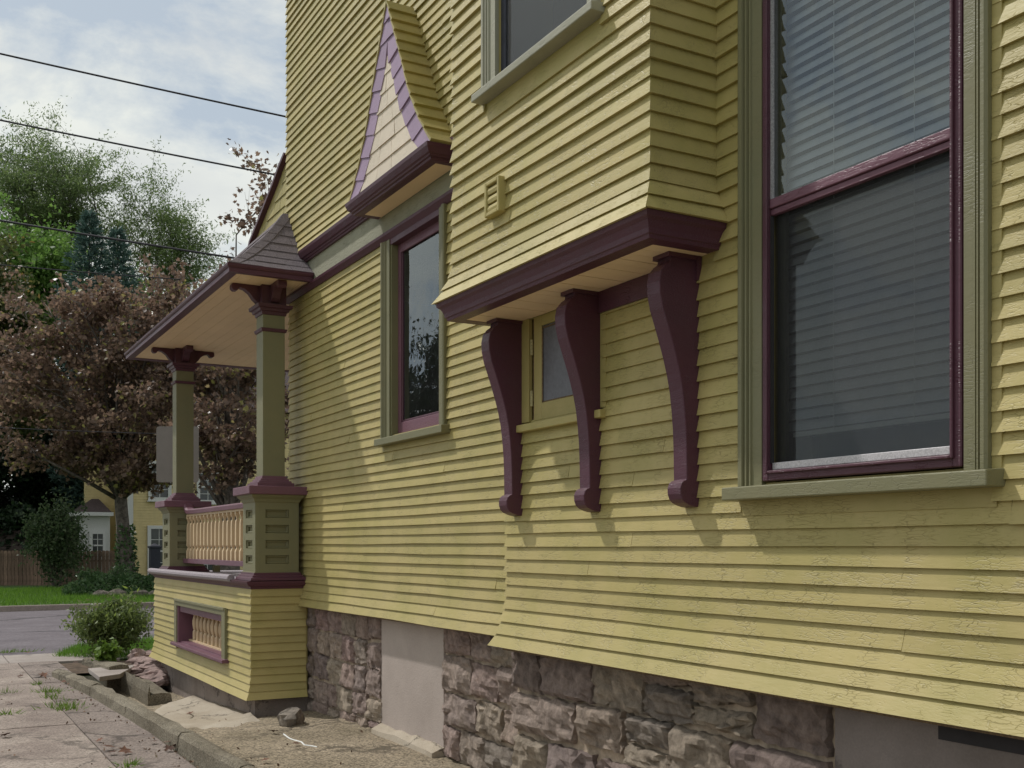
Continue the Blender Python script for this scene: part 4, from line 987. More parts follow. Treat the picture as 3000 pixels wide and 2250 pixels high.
# house walls run through the part of the core behind them; the near slope only exists outside the wall
nc = 7; ds = [D_*i/nc for i in range(nc+1)]
for i in range(nc):
    d0, d1 = ds[i], ds[i+1]; z0, z1 = EZ+hr(d0), EZ+hr(d1)
    # near slope (faces the viewer)
    x = EX+d0+0.03; end = XL-0.02; first = True; off_ = 0.15*(i % 2)
    while x < end-0.01:
        w = 0.30-(off_ if first else 0); x1 = min(x+w, end); xa = x if not first else EX+d0; xb = x if not first else EX+d1
        shingle(roof, (xa+.002, EY0+d0, z0), (x1-.002, EY0+d0, z0), (max(x1-.002, EX+d1+.01), EY0+d1+.006, z1+.004), (max(xb, EX+d1 if first else xb), EY0+d1+.006, z1+.004), (0, -(z1-z0), d1-d0), 'shingle', low=0.010, high=0.004, jit=0.003)
        x = x1; first = False
    y = EY0+d0; first = True; ymax = EY1-d1
    while y < ymax-0.05:
        w = 0.30-(0.15*((i+1) % 2) if first else 0); y1 = min(y+w, ymax)
        shingle(roof, (EX+d0, y1-.002, z0), (EX+d0, y+.002, z0), (EX+d1+.006, (EY0+d1) if first else y+.002, z1+.004), (EX+d1+.006, max(y1-.002, EY0+d1+.01), z1+.004), (-(z1-z0), 0, d1-d0), 'shingle', low=0.010, high=0.004, jit=0.003)
        y = y1; first = False
for i in range(nc):                                                # hip caps
    d0, d1 = ds[i], ds[i+1]+0.02; z0, z1 = EZ+hr(d0)+.012, EZ+hr(d1)+.010; w = 0.10
    mb = MB(); c0 = Vector((EX+d0, EY0+d0, z0)); c1 = Vector((EX+d1, EY0+d1, z1))
    a0, a1 = Vector((EX+d0+w, EY0+d0-.004, z0-.004)), Vector((EX+d1+w, EY0+d1-.004, z1-.004)); b0, b1 = Vector((EX+d0-.004, EY0+d0+w, z0-.004)), Vector((EX+d1-.004, EY0+d1+w, z1-.004))
    up = Vector((0, 0, .008))
    mb.loft([[a0, c0, b0, b0+up, c0+up, a0+up], [a1, c1, b1, b1+up*.4, c1+up*.4, a1+up*.4]]).build('hip_cap', 'shingle', roof)
# eave fascia and ceiling
fprof = [(0.0, EZ-0.080), (0.0, EZ-0.038), (0.008, EZ-0.034), (0.018, EZ-0.018), (0.022, EZ+0.002), (-0.10, EZ+0.002), (-0.10, EZ-0.07), (-0.02, EZ-0.080)]
sweep(MB(), [(q, z) for q, z in fprof], [(XL-0.03, EY0), (EX, EY0), (EX, EY1), (8.5, EY1)], side=-1).build('fascia', 'purple', roof)
x = EX+0.035; k = 0
while x < 6.2:
    y0 = EY0+0.03 if x < XL-0.1 else YH+0.002
    if x < XL-.02 < x+.125: y0 = YH+.002; MB().box(x+.0014, XL-.02, EY0+.02, YH, 4.345, 4.360).build('ceiling_board', 'tan', roof)
    MB().box(x+.0014, x+0.125-.0014, y0, EY1-0.02, 4.345+random.uniform(-.001, .001), 4.360).build('ceiling_board', 'tan', roof); x += 0.125
# ================================================================== small things by the porch foot
random.seed(9)
def rock(name, c, r, mat, label=None, cat=None, group=None, parent=None, seed=1, sq=(1, 1, 1), n1=9, n2=7, rough=0.14, rotz=0.0):
    g = np.random.default_rng(seed); mb = MB()
    dirs = g.normal(size=(14, 3)); dirs /= np.linalg.norm(dirs, axis=1)[:, None]; lim = g.uniform(0.62, 0.95, 14)
    rings = []
    for i in range(n2+1):
        th = math.pi*(0.02+0.96*i/n2); ring = []
        for j in range(n1):
            ph = 2*math.pi*j/n1; d = np.array([math.sin(th)*math.cos(ph), math.sin(th)*math.sin(ph), -math.cos(th)])
            dd = dirs@d; rr = min([1.0]+[l_/x for l_, x in zip(lim, dd) if x > 0.05])*(1+g.normal(0, rough*0.3))
            x, y, z = d*rr*r*np.array(sq); cr, sr = math.cos(rotz), math.sin(rotz)
            ring.append((c[0]+x*cr-y*sr, c[1]+x*sr+y*cr, c[2]+z))
        rings.append(ring)
    o = mb.loft(rings).build(name, mat, parent)
    if label: tag(o, label, cat, group)
    return o
pr = onZ(852, 2128, 0.02)
rock('rock', (pr.x, pr.y, 0.09), 0.155, 'boulder', 'loose grey boulder lying on the apron beside the porch base', 'rock', seed=4, sq=(1.15, 0.95, 0.8), n1=12, n2=9, rotz=0.6)
ss = empty('stone_edging', (3.0, 14.9, 0), 'reddish split stones stacked at the far foot of the porch', 'stone edging')
for k, (px, py, t_, rr_, q) in enumerate(((412, 1968, 15.0, .17, (1.3, .9, .5)), (440, 1985, 14.7, .19, (1.3, 1, .5)), (462, 1996, 14.4, .20, (1.1, 1, .55)), (404, 1928, 15.6, .16, (.75, 1, .95)), (440, 1918, 15.9, .17, (1.4, 1.0, .42)), (425, 1948, 15.2, .17, (1.2, 1, .5)), (455, 1955, 14.9, .19, (1.35, 1, .48)), (470, 1972, 14.6, .2, (1.2, 1, .5)), (430, 1932, 15.4, .18, (1.45, 1.1, .28)), (462, 1932, 15.2, .2, (1.4, 1.1, .26)))):
    p = atT(px, py, t_); rock('stone', tuple(p), rr_, 'redstone', parent=ss, seed=30+k, sq=q, n1=14, n2=9, rough=.3)
# gutter inlet: flat cover slab, low side wall, short kerb
cs = [onZ(p[0], p[1], 0.0) for p in ((258, 1958), (291, 1983), (352, 1974), (402, 1946))]
o = MB().loft([[(v.x, v.y, -0.06) for v in cs], [(v.x, v.y, 0.0) for v in cs]]).build('cover_slab', 'walk'); bevel(o, .006); tag(o, 'flat grey concrete slab bridging the gutter beside the kerb', 'slab')
a_, b_ = onZ(351, 1975, -0.09), onZ(438, 2034, -0.11)
o = kerb_run(None, (a_.x, a_.y), (b_.x, b_.y), -.085, -.105, w=0.26, name='side_wall', mat='kerb', n=8); tag(o, 'low concrete gutter wall between cover slab and porch base', 'low wall')
a_, b_ = onZ(240, 1927, 0.05), onZ(318, 1952, 0.05)
o = kerb_run(None, (a_.x, a_.y), (b_.x, b_.y), .05, .06, w=0.28, name='garden_kerb', mat='kerb', n=6); tag(o, 'short worn concrete kerb in front of the bush', 'kerb')
# white caulk squeezed along the apron
cpts = [onZ(p[0], p[1], 0.07) for p in ((832, 2147), (846, 2163), (862, 2168), (884, 2174), (893, 2184), (915, 2186), (932, 2189))]
tag(MB().tube([(p.x+random.gauss(0, .006), p.y, apron_z(p.x, p.y)+.006) for p in cpts], 0.0065, 6).build('caulk_bead', 'caulk'), 'white bead of caulk squiggling over the apron near the boulder', 'caulk')
# fallen leaves
lf = MB(); 
def leaf_outline(s=1.0):
    pts = [(0, -.5), (.16, -.2), (.48, -.28), (.3, .02), (.42, .28), (.15, .2), (0, .55), (-.15, .2), (-.42, .28), (-.3, .02), (-.48, -.28), (-.16, -.2)]
    return [(x*s, y*s, 0.012+0.10*s*abs(x)+0.05*random.random()*s) for x, y in pts]
lmesh = []
for k in range(3):
    m_ = MB(); o_ = leaf_outline(0.11); m_.v = [(0, 0, 0.016)]+o_; m_.f = [(0, 1+i, 1+(i+1) % 12) for i in range(12)]
    me = bpy.data.meshes.new('fallen_leaf'); me.from_pydata(m_.v, [], m_.f); me.materials.append(M['dryleaf']); lmesh.append(me)
spots = [(22, 2063), (520, 2190), (495, 2200), (450, 2178), (293, 2173), (318, 2197), (330, 2210), (113, 1985), (128, 1983), (205, 2007), (190, 2003), (222, 1945), (27, 1918), (558, 2095), (778, 2233), (800, 2150), (868, 2185), (18, 2160), (365, 2208), (490, 2181), (82, 1917), (137, 1918), (60, 1985)]
for k, (px, py) in enumerate(spots):
    zz = 0.0
    p = onZ(px, py, zz)
    if px > 540 and not (700 < px and py > 2240):
        for _ in range(4): zz = apron_z(p.x, p.y)+.006; p = onZ(px, py, zz)
    o = link('fallen_leaf', lmesh[k % 3]); o.location = (p.x, p.y, zz+0.008); o.rotation_euler = (random.gauss(0, .2), random.gauss(0, .2), random.uniform(0, 6.28)); s_ = random.uniform(.6, 1.25); o.scale = (s_, s_, s_*1.2)
    tag(o, 'dry brown leaf lying on the pebbled apron below the stone foundation' if px > 540 else ('dry brown leaf on the near end of the driveway' if py > 2100 else ('dry brown leaf on the driveway beside the weedy joint' if py > 1950 else 'dry brown leaf at the sidewalk near the road edge')), 'leaf', 'fallen leaves on the concrete')
# weeds in the joint
def tuft(name, c, r, n, h, mat, seed, label, cat='weed', group=None):
    g = np.random.default_rng(seed); P = np.stack([c[0]+g.normal(0, r[0], n), c[1]+g.normal(0, r[1], n), np.full(n, c[2])], 1)
    d = np.stack([(P[:, 0]-c[0])/max(r)*.5, (P[:, 1]-c[1])/max(r)*.5, np.full(n, .7)], 1)
    return tag(leaves(name, P, h, mat, seed=seed, aspect=0.13, dirs=d, jitter=.35, shape='blade'), label, cat, group)
for k, (px, py, r_, n_, lab) in enumerate(((188, 2073, (.09, .16), 170, 'largest green grass tuft growing in the driveway joint'), (157, 2043, (.05, .2), 70, 'thin strip of weeds in the driveway joint behind the grass tuft'), (140, 2027, (.10, .05), 70, 'low spreading weed at the far end of the weedy joint'),
        (18, 2030, (.08, .05), 34, 'small grass tuft at the left picture edge, farther one'), (26, 2092, (.06, .04), 34, 'small grass tuft at the left picture edge, nearer one'), (373, 2242, (.04, .04), 40, 'tiny weed sprouting at the bottom of the driveway'), (20, 1911, (.22, .06), 150, 'grass fringe along the road edge at far left'), (110, 2005, (.03, .05), 30, 'little yellow-green weed near the crumbling kerb end'))):
    p = onZ(px, py, 0.0); tuft('weed', (p.x, p.y, -0.004), r_, n_, 0.075, 'weed', 50+k, lab)
# verge grass by the bush
g_ = np.random.default_rng(77); n = 5000; s_ = g_.uniform(0, 1, n); t_ = g_.uniform(0, 1, n)
q0, q1, q2, q3 = [onZ(*p, 0) for p in ((150, 1922), (470, 1930), (470, 1868), (230, 1893))]
P = np.array([((1-a)*(1-b)*np.array(q0)+a*(1-b)*np.array(q1)+a*b*np.array(q2)+(1-a)*b*np.array(q3)) for a, b in zip(s_, t_)]); P[:, 2] = -0.05
struct(MB().poly([(q0.x, q0.y, -0.012), (q1.x, q1.y, -0.012), (q2.x, q2.y, -0.012), (q3.x, q3.y, -0.012)]).build('verge', 'turf'))
tag(leaves('verge_grass', P, 0.13, 'grass', seed=78, aspect=0.1, dirs=np.tile([0, 0, 1.0], (n, 1)), jitter=.35, shape='blade'), 'green verge grass around the bush by the road', 'grass', kind='stuff')

# ================================================================== PLANTS
def rotv(v, ax, an): return Matrix.Rotation(an, 3, ax) @ v
def tree(name, base, trunk_h, trunk_r, blobs, leafmat_, leaf, nleaf, seed, label, cat='tree', group=None, bark='bark', limbs=26, twigs=5, clump=0.55, shape='rhomb', aspect=1.0, droop=0.3, lean=(0, 0), bare=0.0, twigmat='twig', rdisk=1.0, fmin=.30):
    """tapered trunk, limbs to points inside the crown volume, twigs off the limbs, leaves in clumps round the twig ends"""
    rd = random.Random(seed); g = np.random.default_rng(seed)
    root = empty(name, base, label, cat, group)
    base = Vector(base)
    top = base+Vector((lean[0], lean[1], trunk_h))
    tr = MB(); pts = []; rad = []
    for i in range(9):
        f = i/8; p = base.lerp(top, f)+Vector((math.sin(f*5+seed)*0.06, math.cos(f*4+seed)*0.05, 0))*trunk_h*0.12*f
        pts.append(p); rad.append(trunk_r*(1.35-0.35*min(1, f*6) if f < .17 else 1.0-0.55*f))
    tr.tube(pts, rad, 9); tr.build('trunk', bark, root, smooth=True)
    ends = []; br = MB(); tw = MB()
    vols = [b[3]*b[4]*b[5] for b in blobs]; tot = sum(vols)
    for k in range(limbs):
        x = rd.random()*tot; bi = 0
        while x > vols[bi]: x -= vols[bi]; bi += 1
        b = blobs[bi]
        while True:
            v = Vector((rd.uniform(-1, 1), rd.uniform(-1, 1), rd.uniform(-1, 1)))
            if 0.25 < v.length < 1: break
        v = v.normalized()*(v.length**0.6)
        e_ = Vector((b[0]+v.x*b[3], b[1]+v.y*b[4], b[2]+v.z*b[5]))
        hh = (e_.z-base.z)/max(trunk_h, .1); f = max(fmin, min(0.98, hh*rd.uniform(.45, .8)))
        st_ = pts[int(f*8)]; mid = st_.lerp(e_, .5)+Vector((rd.gauss(0, .06), rd.gauss(0, .06), rd.uniform(0.02, .16)))*(e_-st_).length
        cur = [st_, st_.lerp(mid, .55)+Vector((0, 0, 0.03)), mid, mid.lerp(e_, .55), e_]; r0 = trunk_r*rd.uniform(.22, .42)*(1-0.5*f)
        br.tube(cur, [r0, r0*.8, r0*.55, r0*.32, r0*.12], 5)
        for j in range(twigs):
            q = cur[2].lerp(e_, rd.uniform(.1, 1)); d = (e_-mid).normalized()+Vector((rd.gauss(0, .8), rd.gauss(0, .8), rd.gauss(0, .5)-droop*.3)); d.normalize()
            l_ = (e_-st_).length*rd.uniform(.14, .34); e2 = q+d*l_; tw.tube([q, q.lerp(e2, .5)+Vector((0, 0, l_*.06)), e2], [r0*.22, r0*.15, r0*.06], 3)
            if rd.random() > bare: ends.append((q.lerp(e2, .35), e2))
    br.build('limbs', bark, root, smooth=True, fix=False)['kind'] = 'stuff'; tw.build('twigs', twigmat, root, fix=False)['kind'] = 'stuff'
    idx = g.integers(0, len(ends), nleaf); A = np.array([tuple(a) for a, b in ends]); B = np.array([tuple(b) for a, b in ends])
    f = g.uniform(0, 1.1, nleaf)[:, None]; P = A[idx]+(B[idx]-A[idx])*f+g.normal(0, clump, (nleaf, 3))*np.array([1, 1, .62*rdisk])
    leaves('crown', P, leaf, leafmat_, root, seed=seed+1, aspect=aspect, droop=droop, shape=shape, up=.35)['kind'] = 'stuff'
    return root
def T(px, py, t): return atT(px, py, t)
def groundat(px, t, z=0.3): p = atT(px, HY, t); return Vector((p.x, p.y, z))
def blob(px, py, t, rpx, rpy, depth): p = atT(px, py, t); return (p.x, p.y, p.z, rpx*t/FPX, depth, rpy*t/FPX)

# two crimson maples across the street
tA = 38.0; b0 = groundat(372, tA, 0.42)
tree('maple_tree', b0, 7.6, 0.27, [blob(330, 1060, tA, 320, 190, 3.2), blob(120, 1170, tA-1, 200, 120, 2.6), blob(470, 1190, tA-1, 220, 170, 2.8), blob(370, 950, tA, 230, 120, 3.0), blob(150, 1330, tA-2, 170, 90, 2.0), blob(540, 930, tA, 140, 90, 2.2), blob(330, 1340, tA-1.5, 130, 70, 1.6), blob(560, 1090, tA-2, 120, 150, 2.2), blob(40, 1080, tA-1, 150, 110, 2.2), blob(450, 1370, tA-2, 90, 60, 1.4)],
     'maple', 0.135, 42000, 101, 'crimson-leaved maple with grey trunk and ivy-clad foot across the street', shape='maple', aspect=1.0, limbs=78, twigs=9, clump=0.19, droop=0.55, bare=.15, lean=(-.55, 0.2), fmin=.44)
tB = 33.0; b1 = groundat(668, tB, 0.3)
tree('maple_tree', b1, 8.5, 0.30, [blob(690, 1180, tB, 190, 190, 2.4), blob(640, 990, tB, 140, 130, 2.2), blob(780, 760, tB, 90, 110, 1.8), blob(830, 590, tB, 60, 90, 1.3), blob(760, 1350, tB-1, 120, 70, 1.5)],
     'maple', 0.13, 17000, 102, 'second crimson maple, showing behind the porch columns and above its roof', shape='maple', aspect=1.0, limbs=44, twigs=8, clump=0.16, droop=0.5, bare=.18, lean=(.3, 0.1))
# airy honey locusts
tL = 62.0
tree('locust_tree', groundat(250, tL, .1), 15.0, 0.32, [blob(110, 490, tL, 150, 50, 4.0), blob(230, 560, tL, 110, 40, 3.0), blob(40, 600, tL, 130, 50, 3.5), blob(260, 625, tL, 80, 30, 2.2), blob(110, 440, tL, 80, 25, 2.5), blob(140, 650, tL, 120, 30, 3)],
     'locust', 0.20, 42000, 103, 'tall airy locust with feathery green crown at upper left', bark='bark_dark', twigmat='bark_dark', limbs=44, twigs=9, clump=0.27, aspect=.36, droop=.45, rdisk=.5)
tree('locust_tree', groundat(470, 66, .1), 13.5, 0.30, [blob(420, 630, 66, 90, 40, 3.2), blob(520, 690, 66, 60, 30, 2.5), blob(350, 670, 66, 60, 30, 2.2), blob(470, 750, 66, 90, 30, 2.5)],
     'locust', 0.20, 25000, 104, 'smaller airy locust to the right of the spruce top', bark='bark_dark', twigmat='bark_dark', limbs=32, twigs=9, clump=0.27, aspect=.36, droop=.45, rdisk=.5)
# bright green broadleaf, olive tree, dark evergreens behind the fence
tree('green_tree', groundat(110, 56, .1), 12.0, 0.3, [blob(100, 790, 56, 120, 110, 3.5), blob(40, 720, 56, 80, 60, 2.5), blob(190, 870, 56, 90, 110, 3.0), blob(10, 850, 56, 110, 110, 3)],
     'green', 0.26, 26000, 105, 'bright green broadleaf tree below the locust crowns', bark='bark_dark', twigmat='bark_dark', limbs=56, twigs=9, clump=0.34, aspect=.75)
tree('olive_tree', groundat(-60, 46, .1), 8.0, 0.3, [blob(20, 1000, 46, 100, 170, 2.6), blob(-130, 900, 46, 170, 240, 3.0), blob(70, 1130, 46, 70, 110, 2.0)],
     'olivegreen', 0.22, 26000, 106, 'dull olive-green tree at the left picture edge', bark='bark_dark', twigmat='bark_dark', limbs=50, twigs=9, clump=0.28, aspect=.8)
tree('evergreen_tree', groundat(60, 52, .1), 7.5, 0.35, [blob(40, 1350, 52, 150, 230, 2.8), blob(200, 1330, 52, 120, 230, 2.8), blob(270, 1180, 52, 100, 150, 2.4), blob(60, 1530, 52, 220, 90, 2.5)],
     'darkgreen', 0.26, 40000, 107, 'dense dark evergreen rising behind the wooden fence', bark='bark_dark', twigmat='bark_dark', limbs=70, twigs=9, clump=0.40, aspect=.6)
tree('evergreen_tree', groundat(-260, 50, .1), 9.5, 0.35, [blob(-260, 1250, 50, 220, 300, 3.5), blob(-90, 1380, 50, 120, 180, 3.0), blob(-200, 1530, 50, 260, 90, 2.5)],
     'darkgreen', 0.28, 30000, 108, 'wide dark evergreen reaching in from beyond the left picture edge', bark='bark_dark', twigmat='bark_dark', limbs=56, twigs=9, clump=0.5, aspect=.6)
tree('green_tree', groundat(560, 75, .1), 9.0, 0.3, [blob(480, 990, 75, 150, 150, 3.5), blob(650, 1020, 75, 150, 150, 3.5), blob(800, 1100, 75, 130, 180, 3.5)],
     'green', 0.32, 24000, 109, 'green tree mass filling the gaps behind the maples', bark='bark_dark', twigmat='bark_dark', limbs=50, twigs=8, clump=0.55, aspect=.75)
tree('street_tree', (-15.5, 41.0, .1), 9.0, 0.35, [(-15.5, 41, 8.0, 4.6, 4.0, 4.2), (-13.5, 38, 5.5, 3.6, 3.0, 2.4), (-20, 44, 9.5, 4.2, 4.0, 3.2)],
     'darkgreen', 0.34, 26000, 110, 'leafy dark street tree seen only as a reflection in the tall narrow window', bark='bark_dark', twigmat='bark_dark', limbs=50, twigs=9, clump=0.4, aspect=.7)
g_h = np.random.default_rng(55); P = []
for k in range(16000):
    px = g_h.uniform(-500, 236); pg = groundat(px, 46+g_h.uniform(0, 1.6)); P.append((pg.x, pg.y, .1+3.4*g_h.random()**.8*(.9+.1*math.sin(px*.03))))
hedge = empty('hedge', groundat(60, 46.8, .1), 'dark leafy hedge showing just above the wooden fence', 'hedge')
leaves('foliage', np.array(P), .26, 'darkgreen', hedge, seed=56, aspect=.7)['kind'] = 'stuff'
hb = groundat(-500, 47.2, .05); he = groundat(236, 47.2, .05)
MB().tube([hb+Vector((0, 0, 1.4)), he+Vector((0, 0, 1.4))], 1.2, 8).build('core', 'bark_dark', hedge)
# blue spruces: whorls of needled boughs on a straight stem
def spruce(base, h, r, n, seed, label):
    g = np.random.default_rng(seed); rd = random.Random(seed); root = empty('spruce_tree', base, label, 'tree')
    MB().tube([base, Vector(base)+Vector((0, 0, h*.98))], [0.22, 0.02], 7).build('trunk', 'bark_dark', root)
    P = []; Dd = []
    nb = 240
    for k in range(nb):
        f = (k/nb)**0.85; z = h*(0.12+0.88*f); L_ = r*min(1, 3.2*(1-f))**0.75*rd.uniform(.75, 1.1)+.06; az = k*2.399+rd.uniform(-.3, .3); m_ = int(n/nb*(0.35+1.3*(1-f)))
        u = g.uniform(0.1, 1, m_); side = g.normal(0, .16, m_)*(L_*.9)
        x = np.cos(az)*u*L_-np.sin(az)*side*(1.1-u); y = np.sin(az)*u*L_+np.cos(az)*side*(1.1-u); zz = z-0.25*L_*u+0.18*L_*u*u+g.normal(0, .05, m_)
        P.append(np.stack([base[0]+x, base[1]+y, base[2]+zz], 1)); Dd.append(np.stack([np.cos(az)+g.normal(0, .5, m_), np.sin(az)+g.normal(0, .5, m_), g.normal(.35, .4, m_)], 1))
    leaves('crown', np.concatenate(P), 0.27, 'spruce', root, seed=seed, aspect=.28, dirs=np.concatenate(Dd), jitter=.3)
b3 = groundat(262, 50, .1); spruce(b3, atT(262, 622, 50).z-.1, 1.55, 24000, 201, 'tall blue-green spruce, the left one of the pair')
b3 = groundat(345, 51, .1); spruce(b3, atT(345, 670, 51).z-.1, 1.45, 20000, 202, 'blue-green spruce, the shorter right one of the pair')

def shrub(name, c, r, h, n, leaf, mat, seed, label, stems=14, cat='bush', aspect=.5, clumps=60, group=None, spread=.12):
    g = np.random.default_rng(seed); rd = random.Random(seed); root = empty(name, c, label, cat, group); c = Vector(c)
    mb = MB(); E = []
    for k in range(stems):
        az = rd.uniform(0, 6.28); rr_ = math.sqrt(rd.random()); e_ = c+Vector((math.cos(az)*r[0]*rr_*.9, math.sin(az)*r[1]*rr_*.9, h*rd.uniform(.65, 1.0)*(1-.35*rr_**2)))
        s_ = c+Vector((math.cos(az)*r[0]*.12, math.sin(az)*r[1]*.12, 0)); m_ = s_.lerp(e_, .5)+Vector((0, 0, .08*h))
        mb.tube([s_, m_, e_], [.012, .009, .004], 4); E += [(s_, m_), (m_, e_), (m_, e_)]
        for j in range(4):
            q = m_.lerp(e_, rd.random()); q2 = q+Vector((rd.gauss(0, .25)*r[0], rd.gauss(0, .25)*r[1], rd.gauss(.05, .15)*h)); mb.tube([q, q2], [.006, .003], 3); E.append((q, q2)); E.append((q, q2))
    mb.build('stem', 'twig', root, fix=False)
    A = np.array([tuple(a) for a, b in E]); B = np.array([tuple(b) for a, b in E]); i = g.integers(0, len(E), n); f = g.uniform(.25, 1.1, n)[:, None]
    P = A[i]+(B[i]-A[i])*f+g.normal(0, spread, (n, 3))*np.array([r[0], r[1], h*.7]); P[:, 2] = np.maximum(P[:, 2], c.z+.02)
    leaves('foliage', P, leaf, mat, root, seed=seed+1, aspect=aspect, droop=.1)
    return root
pb = onZ(338, 1922, 0); shrub('bush', (pb.x, pb.y+.3, -.03), (.62, .6), .90, 9500, .085, 'bush', 301, 'twiggy green bush between the driveway and the road', stems=34, aspect=.42, spread=.10)
pw = onZ(310, 1945, 0); shrub('weed_plant', (pw.x, pw.y, -.03), (.17, .15), .40, 420, .085, 'weed', 302, 'bright green leafy weed in front of the bush', cat='weed', stems=8, aspect=.75)
ps = groundat(165, 41, .1); shrub('shrub', ps, (1.1, .9), 3.3, 8000, .15, 'shrubleaf', 303, 'spreading dark green shrub against the wooden fence', stems=26, aspect=.55, cat='shrub')
for k, (px, py, t, r_, h_, m_, lab) in enumerate(((262, 1700, 36.5, .38, .62, 'ivy', 'small round green bush at the foot of the fence'), (350, 1690, 37, .42, .70, 'ivy', 'second small round bush, beside the maple foot'))):
    shrub('round_bush', groundat(px, t, .30), (r_, r_), h_, 1500, .085, m_, 310+k, lab, stems=16, spread=.2)
# ivy ground cover in a stone-edged bed
g_ = np.random.default_rng(401); P = []
for k in range(9000):
    px = g_.uniform(185, 520); f = g_.random(); t = 34.2+f*3.2; pg = groundat(px, t)
    edge_ = max(0, min(1, (px-185)/70)); zz = .10+.55*edge_*math.sin(min(1, f*1.25)*math.pi*.62)+.06*math.sin(px*.07)
    P.append((pg.x, pg.y, zz*1.0))
o = leaves('ivy', np.array(P), .12, 'ivy', seed=402, aspect=.85, droop=-.2); tag(o, 'low ivy ground cover in the bed before the fence', 'ivy', kind='stuff')
im = MB(); V_ = []
for a in range(9):
    for b in range(5):
        px = 190+a*42; f = b/4; pg = groundat(px, 34.2+f*3.2); edge_ = max(0, min(1, (px-185)/70)); im.v.append((pg.x, pg.y, .05+.55*edge_*math.sin(min(1, f*1.25)*math.pi*.62)))
for a in range(8):
    for b in range(4): k = a*5+b; im.f.append((k, k+1, k+6, k+5))
struct(im.build('planting_bed', 'soil', smooth=True))
for k, px in enumerate((300, 345, 412, 455)):
    p = groundat(px, 33.9, .25); rock('bed_stone', (p.x, p.y, .16), .24, 'boulder', ['leftmost grey edging stone before the ivy bed', 'second grey edging stone from the left before the ivy bed', 'third grey edging stone from the left before the ivy bed', 'rightmost grey edging stone, nearest the porch'][k], 'stone', 'edging stones of the ivy bed', seed=60+k, sq=(1.25, .8, .75), n1=8, n2=6)
# ivy up the maple trunk
P = []
for k in range(900):
    z = g_.random()**1.6*2.0; a = g_.uniform(0, 6.28); P.append((b0.x+.30*math.cos(a)*(1.25-.15*z)-.05*z*.6, b0.y+.30*math.sin(a), b0.z+z))
tag(leaves('climbing_ivy', np.array(P), .12, 'ivy', seed=403, aspect=.85), 'dark ivy climbing the foot of the grey maple trunk', 'ivy')

# ================================================================== NEIGHBOUR'S FENCE, HOUSE, STREET THINGS
random.seed(31)
FT = 43.0
fA, fB = groundat(-700, FT, .0), groundat(341, FT, .0)
fence = empty('wooden_fence', fA, 'brown stained dog-ear board fence behind the lawn', 'fence')
dv = Vector((fB.x-fA.x, fB.y-fA.y, 0)); LN = dv.length; dv.normalize(); nv_ = Vector((-dv.y, dv.x, 0))
ztop = atT(170, 1613, FT).z; pl = None; s = LN; k = 0
def fence_plank():
    w, h = .137, ztop-.02; pts = [(0, 0), (w, 0), (w, h-.035), (w-.03, h), (.03, h), (0, h-.035)]
    return MB().prism(pts, lambda a, b, t: (a, t, b), 0, .018)
while s > 0.15:
    if pl is None: o = fence_plank().build('plank', 'fence'); pl = o.data
    else: o = link('plank', pl)
    p = fA+dv*(s-.137); o.location = (p.x, p.y, .02+random.gauss(0, .006)); o.rotation_euler = (0, 0, math.atan2(dv.y, dv.x)); adopt(o, fence); s -= .147+random.uniform(0, .007); k += 1
    if k > 120: break
for z in (.4, ztop-.45):
    a, b = fA+nv_*.05, fB+nv_*.05
    MB().loft([[(a.x, a.y, z), (a.x+nv_.x*.04, a.y+nv_.y*.04, z), (a.x+nv_.x*.04, a.y+nv_.y*.04, z+.09), (a.x, a.y, z+.09)], [(b.x, b.y, z), (b.x+nv_.x*.04, b.y+nv_.y*.04, z), (b.x+nv_.x*.04, b.y+nv_.y*.04, z+.09), (b.x, b.y, z+.09)]]).build('rail', 'fence', fence)

NY = 47.0
nh = empty('neighbour_house', (12, NY, .4), 'yellow clapboard house with white window trim across the street', 'house')
def npt(px, py, Y=NY): return onY(px, py, Y)
def nwall(name, x0, x1, z0, z1, Y, parent, e=.115):
    mb = MB(); z = z0
    while z < z1: mb.quad((x0, Y-.022, z), (x1, Y-.022, z), (x1, Y, z+e), (x0, Y, z+e)); mb.quad((x0, Y-.022, z), (x1, Y-.022, z), (x1, Y, z), (x0, Y, z)); z += e
    mb.box(x0, x1, Y+.001, Y+.2, z0, z1)
    return mb.build(name, 'nyellow', parent, fix=False)
xl = npt(378, 1600).x; xr = npt(1000, 1600).x; zt = npt(400, 1290).z+1.5
nwall('wall', xl, xr, .2, zt, NY, nh)
MB().box(xl-.05, xl+.16, NY-.05, NY+.1, .2, zt).build('corner_board', 'white', nh)
YB2 = NY+1.6; x2 = npt(321, 1600, YB2).x; x3 = npt(360, 1600, YB2).x
nwall('wall', x2-1.0, x3+.6, .2, zt-.3, YB2, nh)
MB().box(x3+.1, x3+.3, YB2-.05, YB2+.1, .2, zt-.3).build('corner_board', 'white', nh)
MB().box(xl+.01, xl+.06, NY+.21, YB2, .2, zt-.3).build('wall', 'nyellow', nh)
